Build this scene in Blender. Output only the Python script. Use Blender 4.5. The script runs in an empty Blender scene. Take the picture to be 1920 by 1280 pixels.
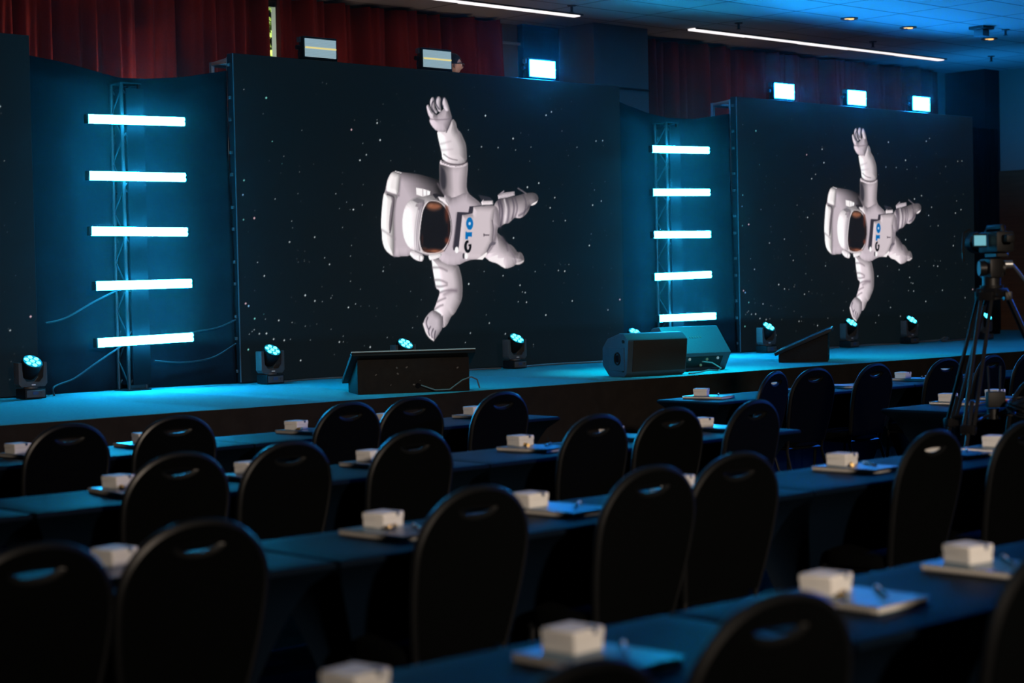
import bpy, bmesh, math, random, json
import numpy as np
from mathutils import Vector, Matrix

random.seed(7)
SC = bpy.context.scene
COL = SC.collection
PI = math.pi

# ------------------------------------------------------------------ camera, world, exposure, big lamps
CAM_Z = 1.60
STAGE_TOP = 0.77
cd = bpy.data.cameras.new('camera')
cd.sensor_fit = 'HORIZONTAL'; cd.sensor_width = 36.0
cd.lens = 3406.96 / 1920 * 36.0
cd.clip_start = 0.05; cd.clip_end = 200
cd.dof.use_dof = True; cd.dof.focus_distance = 15.5; cd.dof.aperture_fstop = 2.2
cam = bpy.data.objects.new('camera', cd); COL.objects.link(cam)
yaw, pit, rol = 7.48547633e-01, -2.97945990e-02, 2.10032834e-02
fw = Vector((math.sin(yaw)*math.cos(pit), math.cos(yaw)*math.cos(pit), math.sin(pit)))
r0 = Vector((math.cos(yaw), -math.sin(yaw), 0)); d0 = fw.cross(r0)
cr, sr = math.cos(rol), math.sin(rol)
ri = cr*r0 + sr*d0; dn = -sr*r0 + cr*d0
cam.matrix_world = Matrix(((ri.x, -dn.x, -fw.x, 0), (ri.y, -dn.y, -fw.y, 0), (ri.z, -dn.z, -fw.z, CAM_Z), (0, 0, 0, 1)))
SC.camera = cam

w = bpy.data.worlds.new('world'); SC.world = w; w.use_nodes = True
w.node_tree.nodes['Background'].inputs[0].default_value = (0.01, 0.016, 0.022, 1)
w.node_tree.nodes['Background'].inputs[1].default_value = 0.15
vs = SC.view_settings
vs.view_transform = 'Standard'; vs.look = 'None'; vs.exposure = 0.0; vs.gamma = 1.0; vs.use_curve_mapping = False
SC.cycles.max_bounces = 6; SC.cycles.diffuse_bounces = 3; SC.cycles.glossy_bounces = 3
SC.cycles.sample_clamp_indirect = 4.0
SC.cycles.caustics_reflective = False; SC.cycles.caustics_refractive = False

def area(name, loc, target, size, power, color, sy=None, spread=PI):
    l = bpy.data.lights.new(name, 'AREA'); l.energy = power; l.color = color; l.size = size; l.spread = spread
    if sy: l.shape = 'RECTANGLE'; l.size_y = sy
    o = bpy.data.objects.new(name, l); COL.objects.link(o); o.location = loc
    o.rotation_euler = (Vector(target) - Vector(loc)).to_track_quat('-Z', 'Y').to_euler()
    return o

WARM = (1.0, 0.81, 0.64)
# warm spots high at the rear of the hall, over the photographer's shoulder
def spot(x, y, z, tx, ty, tz, half, power):
    l = bpy.data.lights.new('ceiling_spot', 'SPOT'); l.energy = power; l.color = WARM; l.spot_size = 2*math.radians(half); l.spot_blend = 1.0; l.shadow_soft_size = 0.25
    o = bpy.data.objects.new('ceiling_spot', l); COL.objects.link(o); o.location = (x, y, z)
    o.rotation_euler = (Vector((tx, ty, tz)) - Vector((x, y, z))).to_track_quat('-Z', 'Y').to_euler()
for az, p in ((17, 2300), (28, 2500), (39, 2600), (50, 2300)):
    a = math.radians(az)
    spot(0.3, -5.6, 4.2, 0.3 + 15*math.sin(a), -5.6 + 15*math.cos(a), 0.45, 15, p)
# cyan wash from the lighting bar over the front of the stage, out of the picture
for x, p in ((12.9, 24), (9.6, 3), (16.2, 4)):
    area('stage_wash', (x, 10.9, 4.78), (x, 11.6, STAGE_TOP), 0.25, p, (0.0, 0.78, 1.0), spread=math.radians(36))
for x, p in ((8.5, 1.0), (12.0, 1.3), (15.2, .3)):  # unseen fill, added to warm the ceiling behind the screens
    area('backstage_fill', (x, 14.9, 3.0), (x, 15.2, 4.84), 0.4, p, (1.0, 0.74, 0.6))
# unseen fill lamp, added to warm the face of the person behind the screen
area('backstage_fill', (13.0, 14.12, 3.66), (12.85, 14.6, 4.0), 0.08, 2.2, (1.0, 0.80, 0.66))
# blue side light over the right part of the hall, out of the picture
area('side_wash', (19.5, 5.5, 4.7), (9.5, 5.9, 1.0), 0.4, 110, (0.01, 0.16, 1.0), spread=math.radians(60))
# blue uplight behind the right screen, on the corner of the ceiling
area('corner_uplight', (23.2, 14.9, 3.4), (23.9, 14.7, 4.84), 0.25, 16, (0.01, 0.32, 1.0))
# unseen fill lamps behind the screens, added to rake the red curtain folds
for x, z, p in ((9.95, 3.0, 12.0), (6.6, 2.7, 3.0), (12.2, 3.2, 5.0), (14.9, 3.3, 2.0), (19.2, 3.2, 1.6), (21.6, 3.2, 1.2)):
    area('backstage_fill', (x, 15.88, z), (x - 1.6, 16.15, z + 0.8), 0.05, p, (1.0, 0.72, 0.55))
# daylight on the hedge outside the window
area('daylight', (12.6, 16.95, 6.2), (13.3, 18.3, 4.3), 1.2, 300, (1.0, 1.0, 0.86))
area('daylight', (11.0, 17.5, 4.4), (11.84, 16.62, 4.35), 0.4, 14, (0.95, 1.0, 0.86))

# ------------------------------------------------------------------ helpers
def mat(name, color, rough=0.6, metal=0.0, noise=0.0, nscale=20.0, bump=0.0, emit=None, estr=0.0, spec=0.5, wave=None):
    m = bpy.data.materials.new(name); m.use_nodes = True
    nt = m.node_tree; b = nt.nodes['Principled BSDF']
    b.inputs['Base Color'].default_value = (*color, 1)
    b.inputs['Roughness'].default_value = rough
    b.inputs['Metallic'].default_value = metal
    b.inputs['Specular IOR Level'].default_value = spec
    if emit:
        b.inputs['Emission Color'].default_value = (*emit, 1); b.inputs['Emission Strength'].default_value = estr
    if noise or bump:
        tc = nt.nodes.new('ShaderNodeTexCoord'); n = nt.nodes.new('ShaderNodeTexNoise')
        n.inputs['Scale'].default_value = nscale; n.inputs['Detail'].default_value = 4
        nt.links.new(tc.outputs['Object'], n.inputs['Vector'])
        if noise:
            mx = nt.nodes.new('ShaderNodeMix'); mx.data_type = 'RGBA'
            mx.inputs[6].default_value = (*[c*(1-noise) for c in color], 1)
            mx.inputs[7].default_value = (*[min(1, c*(1+noise)) for c in color], 1)
            nt.links.new(n.outputs['Fac'], mx.inputs[0]); nt.links.new(mx.outputs[2], b.inputs['Base Color'])
        if bump:
            bp = nt.nodes.new('ShaderNodeBump'); bp.inputs['Strength'].default_value = bump; bp.inputs['Distance'].default_value = 0.01
            nt.links.new(n.outputs['Fac'], bp.inputs['Height']); nt.links.new(bp.outputs['Normal'], b.inputs['Normal'])
    return m

class MB:
    """collects shapes for ONE mesh object"""
    def __init__(s): s.bm = bmesh.new()
    def box(s, c, d, rot=None, bev=0.0, seg=2):
        hx, hy, hz = d[0]/2, d[1]/2, d[2]/2
        vs_ = []
        for x in (-hx, hx):
            for y in (-hy, hy):
                for z in (-hz, hz):
                    p = Vector((x, y, z))
                    if rot is not None: p = rot @ p
                    vs_.append(s.bm.verts.new(p + Vector(c)))
        fs = [s.bm.faces.new([vs_[i] for i in f]) for f in ((0,1,3,2),(4,6,7,5),(0,4,5,1),(2,3,7,6),(0,2,6,4),(1,5,7,3))]
        if bev:
            es = list({e for f in fs for e in f.edges})
            bmesh.ops.bevel(s.bm, geom=es, offset=bev, segments=seg, affect='EDGES', profile=0.6)
        return s
    def ring(s, c, u, v, ru, rv, n, ph=0):
        return [s.bm.verts.new(c + u*(ru*math.cos(ph + 2*PI*k/n)) + v*(rv*math.sin(ph + 2*PI*k/n))) for k in range(n)]
    def bridge(s, a, b):
        n = len(a)
        for k in range(n): s.bm.faces.new((a[k], a[(k+1) % n], b[(k+1) % n], b[k]))
    def cap(s, a, flip=False):
        s.bm.faces.new(a[::-1] if flip else a)
    def cyl(s, p0, p1, r0, r1=None, n=14, cap=True):
        p0, p1 = Vector(p0), Vector(p1); r1 = r0 if r1 is None else r1
        d = (p1-p0).normalized(); u = d.orthogonal().normalized(); v = d.cross(u)
        a = s.ring(p0, u, v, r0, r0, n); b = s.ring(p1, u, v, r1, r1, n)
        s.bridge(a, b)
        if cap: s.cap(a, True); s.cap(b)
        return s
    def tube(s, pts, r, n=8, closed=False, flat=1.0):
        pts = [Vector(p) for p in pts]; N = len(pts); rings = []
        prev = None
        for i, p in enumerate(pts):
            a = pts[(i-1) % N] if (closed or i > 0) else p
            b = pts[(i+1) % N] if (closed or i < N-1) else p
            d = (b-a).normalized()
            if prev is None: u = d.orthogonal().normalized()
            else:
                u = prev - d*prev.dot(d)
                u = u.normalized() if u.length > 1e-6 else d.orthogonal().normalized()
            prev = u; v = d.cross(u)
            rr = r[i] if isinstance(r, (list, tuple)) else r
            rings.append(s.ring(p, u, v, rr, rr*flat, n))
        for i in range(N-1): s.bridge(rings[i], rings[i+1])
        if closed:
            # match the seam by nearest vertex
            a, b = rings[-1], rings[0]
            k0 = min(range(n), key=lambda k: (a[0].co-b[k].co).length)
            s.bridge(a, b[k0:]+b[:k0])
        else: s.cap(rings[0], True); s.cap(rings[-1])
        return s
    def loft(s, rings, cap=True):
        rs = [[s.bm.verts.new(p) for p in r] for r in rings]
        for a, b in zip(rs, rs[1:]): s.bridge(a, b)
        if cap: s.cap(rs[0], True); s.cap(rs[-1])
        return s
    def prism(s, poly, fn, t0, t1, bev=0.0):
        """poly: 2-D outline; fn(a, b, t) -> point; swept from t0 to t1"""
        a = [s.bm.verts.new(fn(p[0], p[1], t0)) for p in poly]; b = [s.bm.verts.new(fn(p[0], p[1], t1)) for p in poly]
        f0 = s.bm.faces.new(a[::-1]); f1 = s.bm.faces.new(b)
        fs = [f0, f1]
        n = len(a)
        for k in range(n): fs.append(s.bm.faces.new((a[k], a[(k+1) % n], b[(k+1) % n], b[k])))
        if bev:
            es = list({e for f in fs for e in f.edges})
            bmesh.ops.bevel(s.bm, geom=es, offset=bev, segments=2, affect='EDGES', profile=0.6)
        return s
    def ball(s, c, r, nu=16, nv=10, rot=None):
        if not isinstance(r, (tuple, list)): r = (r, r, r)
        rows = []
        c = Vector(c)
        for j in range(1, nv):
            th = PI*j/nv; row = []
            for k in range(nu):
                p = Vector((r[0]*math.sin(th)*math.cos(2*PI*k/nu), r[1]*math.sin(th)*math.sin(2*PI*k/nu), r[2]*math.cos(th)))
                if rot is not None: p = rot @ p
                row.append(s.bm.verts.new(p+c))
            rows.append(row)
        q = Vector((0, 0, r[2])); 
        if rot is not None: q = rot @ q
        t = s.bm.verts.new(c+q); bt = s.bm.verts.new(c-q)
        for k in range(nu):
            s.bm.faces.new((t, rows[0][k], rows[0][(k+1) % nu])); s.bm.faces.new((bt, rows[-1][(k+1) % nu], rows[-1][k]))
        for a, b in zip(rows, rows[1:]):
            for k in range(nu): s.bm.faces.new((a[k], b[k], b[(k+1) % nu], a[(k+1) % nu]))
        return s
    def build(s, name, m, parent=None, loc=None, rotz=None, smooth=True, ang=38):
        bmesh.ops.recalc_face_normals(s.bm, faces=s.bm.faces[:])
        me = bpy.data.meshes.new(name); s.bm.to_mesh(me); s.bm.free()
        me.materials.append(m)
        if smooth:
            me.polygons.foreach_set('use_smooth', [True]*len(me.polygons))
            me.set_sharp_from_angle(angle=math.radians(ang))
        o = bpy.data.objects.new(name, me); COL.objects.link(o)
        if parent is not None: o.parent = parent
        if loc is not None: o.location = loc
        if rotz is not None: o.rotation_euler = (0, 0, rotz)
        return o

def tag(o, label, cat, group=None, kind=None):
    o['label'] = label; o['category'] = cat
    if group: o['group'] = group
    if kind: o['kind'] = kind
    return o
def thing(name, label, cat, loc=(0, 0, 0), rotz=0.0, group=None):
    o = bpy.data.objects.new(name, None); COL.objects.link(o)
    o.empty_display_size = 0.1
    o.location = loc; o.rotation_euler = (0, 0, rotz)
    return tag(o, label, cat, group)
def struct(mb, name, m, label, cat='structure', parent=None, smooth=False):
    o = mb.build(name, m, parent, smooth=smooth)
    if parent is None:
        o['kind'] = 'structure'; o['label'] = label; o['category'] = cat
    return o
KIDS = {}
def kids(o):
    return [c for c in bpy.data.objects if c.parent == o]
def dup(root, loc, rotz=0.0, label=None, cache={}):
    def rec(o, parent):
        c = o.copy(); COL.objects.link(c)
        if parent is not None: c.parent = parent
        for ch in cache[o.name]: rec(ch, c)
        return c
    def learn(o):
        if o.name not in cache:
            cache[o.name] = kids(o)
            for ch in cache[o.name]: learn(ch)
    learn(root)
    r = rec(root, None)
    r.location = loc; r.rotation_euler = (root.rotation_euler[0], root.rotation_euler[1], rotz)
    if label: r['label'] = label
    return r
def Rx(a): return Matrix.Rotation(a, 3, 'X')
def Ry(a): return Matrix.Rotation(a, 3, 'Y')
def Rz(a): return Matrix.Rotation(a, 3, 'Z')

# ------------------------------------------------------------------ materials
M = {}
M['velvet'] = mat('red_velvet', (0.30, 0.022, 0.014), 0.85, noise=0.25, nscale=60, bump=0.1, spec=0.2)
M['black_cloth'] = mat('black_cloth', (0.0045, 0.0065, 0.0095), 0.9, noise=0.3, nscale=14, bump=0.25, spec=0.15)
M['mask_cloth'] = mat('black_masking_cloth', (0.006, 0.006, 0.007), 0.95, noise=0.3, nscale=10, bump=0.2, spec=0.05)
M['skirt'] = mat('stage_skirt_cloth', (0.022, 0.018, 0.015), 0.95, noise=0.3, nscale=8, bump=0.3, spec=0.04)
M['carpet'] = mat('stage_carpet', (0.06, 0.33, 0.36), 0.95, noise=0.22, nscale=45, bump=0.35, spec=0.1)
M['floor'] = mat('hall_carpet', (0.003, 0.003, 0.003), 0.95, noise=0.4, nscale=30, bump=0.3, spec=0.02)
M['table_cloth'] = mat('black_stretch_cloth', (0.0015, 0.005, 0.011), 0.55, noise=0.12, nscale=90, bump=0.06, spec=0.09)
M['chair_fabric'] = mat('black_upholstery', (0.0012, 0.0016, 0.0017), 0.9, noise=0.3, nscale=120, bump=0.15, spec=0.04)
M['chair_frame'] = mat('dark_chair_frame', (0.004, 0.0045, 0.005), 0.38, noise=0.1, nscale=30, spec=0.5)
M['black_metal'] = mat('black_powder_metal', (0.008, 0.008, 0.009), 0.42, noise=0.15, nscale=40, spec=0.3)
M['black_plastic'] = mat('black_plastic', (0.008, 0.0085, 0.009), 0.5, noise=0.15, nscale=50, bump=0.05, spec=0.18)
M['dark_grey'] = mat('dark_grey_casting', (0.075, 0.07, 0.068), 0.5, metal=0.1, noise=0.15, nscale=30)
M['truss'] = mat('blackened_truss', (0.014, 0.016, 0.016), 0.5, metal=0.3, noise=0.1, nscale=30)
M['alu'] = mat('aluminium_tube', (0.42, 0.43, 0.44), 0.35, metal=0.85, noise=0.08, nscale=30)
M['paper'] = mat('white_card', (0.74, 0.72, 0.69), 0.7, noise=0.05, nscale=40)
M['page'] = mat('page_edges', (0.55, 0.52, 0.48), 0.8, noise=0.1, nscale=200)
M['cover'] = mat('notebook_cover', (0.05, 0.14, 0.22), 0.32, noise=0.08, nscale=20, spec=0.8)
M['wire'] = mat('binding_wire', (0.55, 0.53, 0.5), 0.35, metal=0.8)
M['pen'] = mat('pen_barrel', (0.02, 0.03, 0.045), 0.25)
M['pen_light'] = mat('pen_clip', (0.62, 0.6, 0.56), 0.3)
M['gold'] = mat('gold_wrapper', (0.80, 0.55, 0.22), 0.28, metal=0.9, noise=0.2, nscale=120, bump=0.4)
M['print'] = mat('dark_blue_print', (0.03, 0.06, 0.14), 0.6)
M['cream'] = mat('cream_paint', (0.30, 0.30, 0.26), 0.85, noise=0.05, nscale=6)
M['wall_dark'] = mat('dark_wall_paint', (0.008, 0.008, 0.009), 0.9, noise=0.1, nscale=6)
M['wall_beige'] = mat('beige_wall_paint', (0.30, 0.27, 0.23), 0.9, noise=0.05, nscale=5)
M['column'] = mat('grey_column_paint', (0.20, 0.22, 0.24), 0.8, noise=0.06, nscale=5)
M['white_frame'] = mat('pale_window_frame', (0.5, 0.55, 0.48), 0.6)
M['led_face_white'] = None

def emis(name, color, strength, base=(0.02, 0.02, 0.02)):
    return mat(name, base, 0.5, emit=color, estr=strength)
M['bar_glow'] = emis('cyan_tube_glow', (0.014, 0.48, 1.0), 125.0)
M['flood_glow'] = emis('blue_flood_glow', (0.006, 0.27, 1.0), 180.0)
M['lens_glow'] = emis('cyan_lens_glow', (0.05, 0.72, 1.0), 8.0)
M['lens_plate'] = emis('cyan_lens_plate', (0.0, 0.42, 0.62), 0.55)
M['strip_glow'] = emis('white_strip_glow', (1.0, 0.93, 0.95), 1.25)
M['downlight_glow'] = emis('warm_downlight_glow', (1.0, 0.55, 0.18), 1.6)
M['lcd'] = emis('lcd_glow', (0.25, 0.72, 0.85), 0.6)

# wood panelling of the right wall
def wood():
    m = mat('wood_panelling', (0.10, 0.045, 0.02), 0.5)
    nt = m.node_tree; b = nt.nodes['Principled BSDF']
    tc = nt.nodes.new('ShaderNodeTexCoord'); mp = nt.nodes.new('ShaderNodeMapping'); mp.inputs['Scale'].default_value = (1, 0.6, 14)
    wv = nt.nodes.new('ShaderNodeTexNoise'); wv.inputs['Scale'].default_value = 3.0; wv.inputs['Detail'].default_value = 6
    cr_ = nt.nodes.new('ShaderNodeValToRGB')
    cr_.color_ramp.elements[0].color = (0.10, 0.042, 0.018, 1); cr_.color_ramp.elements[1].color = (0.26, 0.12, 0.05, 1)
    nt.links.new(tc.outputs['Object'], mp.inputs['Vector']); nt.links.new(mp.outputs['Vector'], wv.inputs['Vector'])
    nt.links.new(wv.outputs['Fac'], cr_.inputs['Fac']); nt.links.new(cr_.outputs['Color'], b.inputs['Base Color'])
    return m
M['wood'] = wood()
# ceiling tiles with thin dark joints
def tiles():
    m = mat('ceiling_tiles', (0.50, 0.50, 0.50), 0.9)
    nt = m.node_tree; b = nt.nodes['Principled BSDF']
    tc = nt.nodes.new('ShaderNodeTexCoord'); mp = nt.nodes.new('ShaderNodeMapping')
    mp.inputs['Location'].default_value = (0.02, 0.065, 0)
    br = nt.nodes.new('ShaderNodeTexBrick')
    br.offset = 0.0; br.inputs['Scale'].default_value = 1.0
    br.inputs['Brick Width'].default_value = 1.25; br.inputs['Row Height'].default_value = 0.625
    br.inputs['Mortar Size'].default_value = 0.011; br.inputs['Mortar Smooth'].default_value = 0.2
    br.inputs['Color1'].default_value = (0.50, 0.50, 0.50, 1); br.inputs['Color2'].default_value = (0.48, 0.48, 0.48, 1)
    br.inputs['Mortar'].default_value = (0.03, 0.03, 0.03, 1)
    nt.links.new(tc.outputs['Object'], mp.inputs['Vector']); nt.links.new(mp.outputs['Vector'], br.inputs['Vector'])
    nt.links.new(br.outputs['Color'], b.inputs['Base Color'])
    return m
M['tiles'] = tiles()
def flood_low():
    m = mat('dim_flood_face', (0.25, 0.3, 0.32), 0.4, emit=(0.24, 0.36, 0.40), estr=1.0)  # panel face carries a faint striped glow of its own
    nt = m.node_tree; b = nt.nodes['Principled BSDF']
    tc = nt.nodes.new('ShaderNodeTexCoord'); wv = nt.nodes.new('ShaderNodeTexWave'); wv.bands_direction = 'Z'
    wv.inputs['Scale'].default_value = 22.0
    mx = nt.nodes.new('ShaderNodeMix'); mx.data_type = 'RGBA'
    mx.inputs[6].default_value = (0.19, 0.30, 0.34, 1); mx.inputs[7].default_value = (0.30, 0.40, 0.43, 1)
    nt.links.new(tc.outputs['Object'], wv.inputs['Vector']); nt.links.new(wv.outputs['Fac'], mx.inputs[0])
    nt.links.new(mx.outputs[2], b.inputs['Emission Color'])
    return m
M['flood_dim'] = flood_low()
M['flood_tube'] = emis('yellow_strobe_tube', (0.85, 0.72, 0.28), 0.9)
def foliage():
    m = mat('sunlit_leaves', (0.30, 0.42, 0.08), 0.6, noise=0.6, nscale=9)
    return m
M['leaf'] = foliage()
M['skin'] = mat('skin', (0.50, 0.28, 0.21), 0.5, noise=0.08, nscale=20)
M['hair'] = mat('dark_hair', (0.012, 0.010, 0.009), 0.45, noise=0.3, nscale=80, bump=0.4)
M['shirt'] = mat('dark_shirt', (0.02, 0.02, 0.024), 0.85, noise=0.2, nscale=50)
M['glasses'] = mat('glasses_frame', (0.02, 0.017, 0.015), 0.3)
M['glass'] = mat('window_glass', (0.9, 0.95, 0.95), 0.02)
M['glass'].node_tree.nodes['Principled BSDF'].inputs['Transmission Weight'].default_value = 1.0
M['speaker'] = mat('speaker_cabinet', (0.032, 0.055, 0.075), 0.5, noise=0.12, nscale=70, bump=0.08, spec=0.3)
M['grille'] = mat('speaker_grille', (0.026, 0.024, 0.021), 0.6, noise=0.4, nscale=260, bump=0.3, spec=0.15)
M['wedge'] = mat('painted_plywood', (0.016, 0.013, 0.011), 0.7, noise=0.35, nscale=16, bump=0.1, spec=0.1)
M['white_mark'] = mat('white_badge', (0.8, 0.8, 0.8), 0.5)
M['brass'] = mat('brass_terminal', (0.8, 0.6, 0.35), 0.35, metal=0.8)
M['cable'] = mat('cable_rubber', (0.02, 0.02, 0.022), 0.5)
M['grey_cable'] = mat('grey_cable', (0.12, 0.11, 0.10), 0.5)
M['red'] = mat('red_connector', (0.6, 0.03, 0.03), 0.4)

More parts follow.
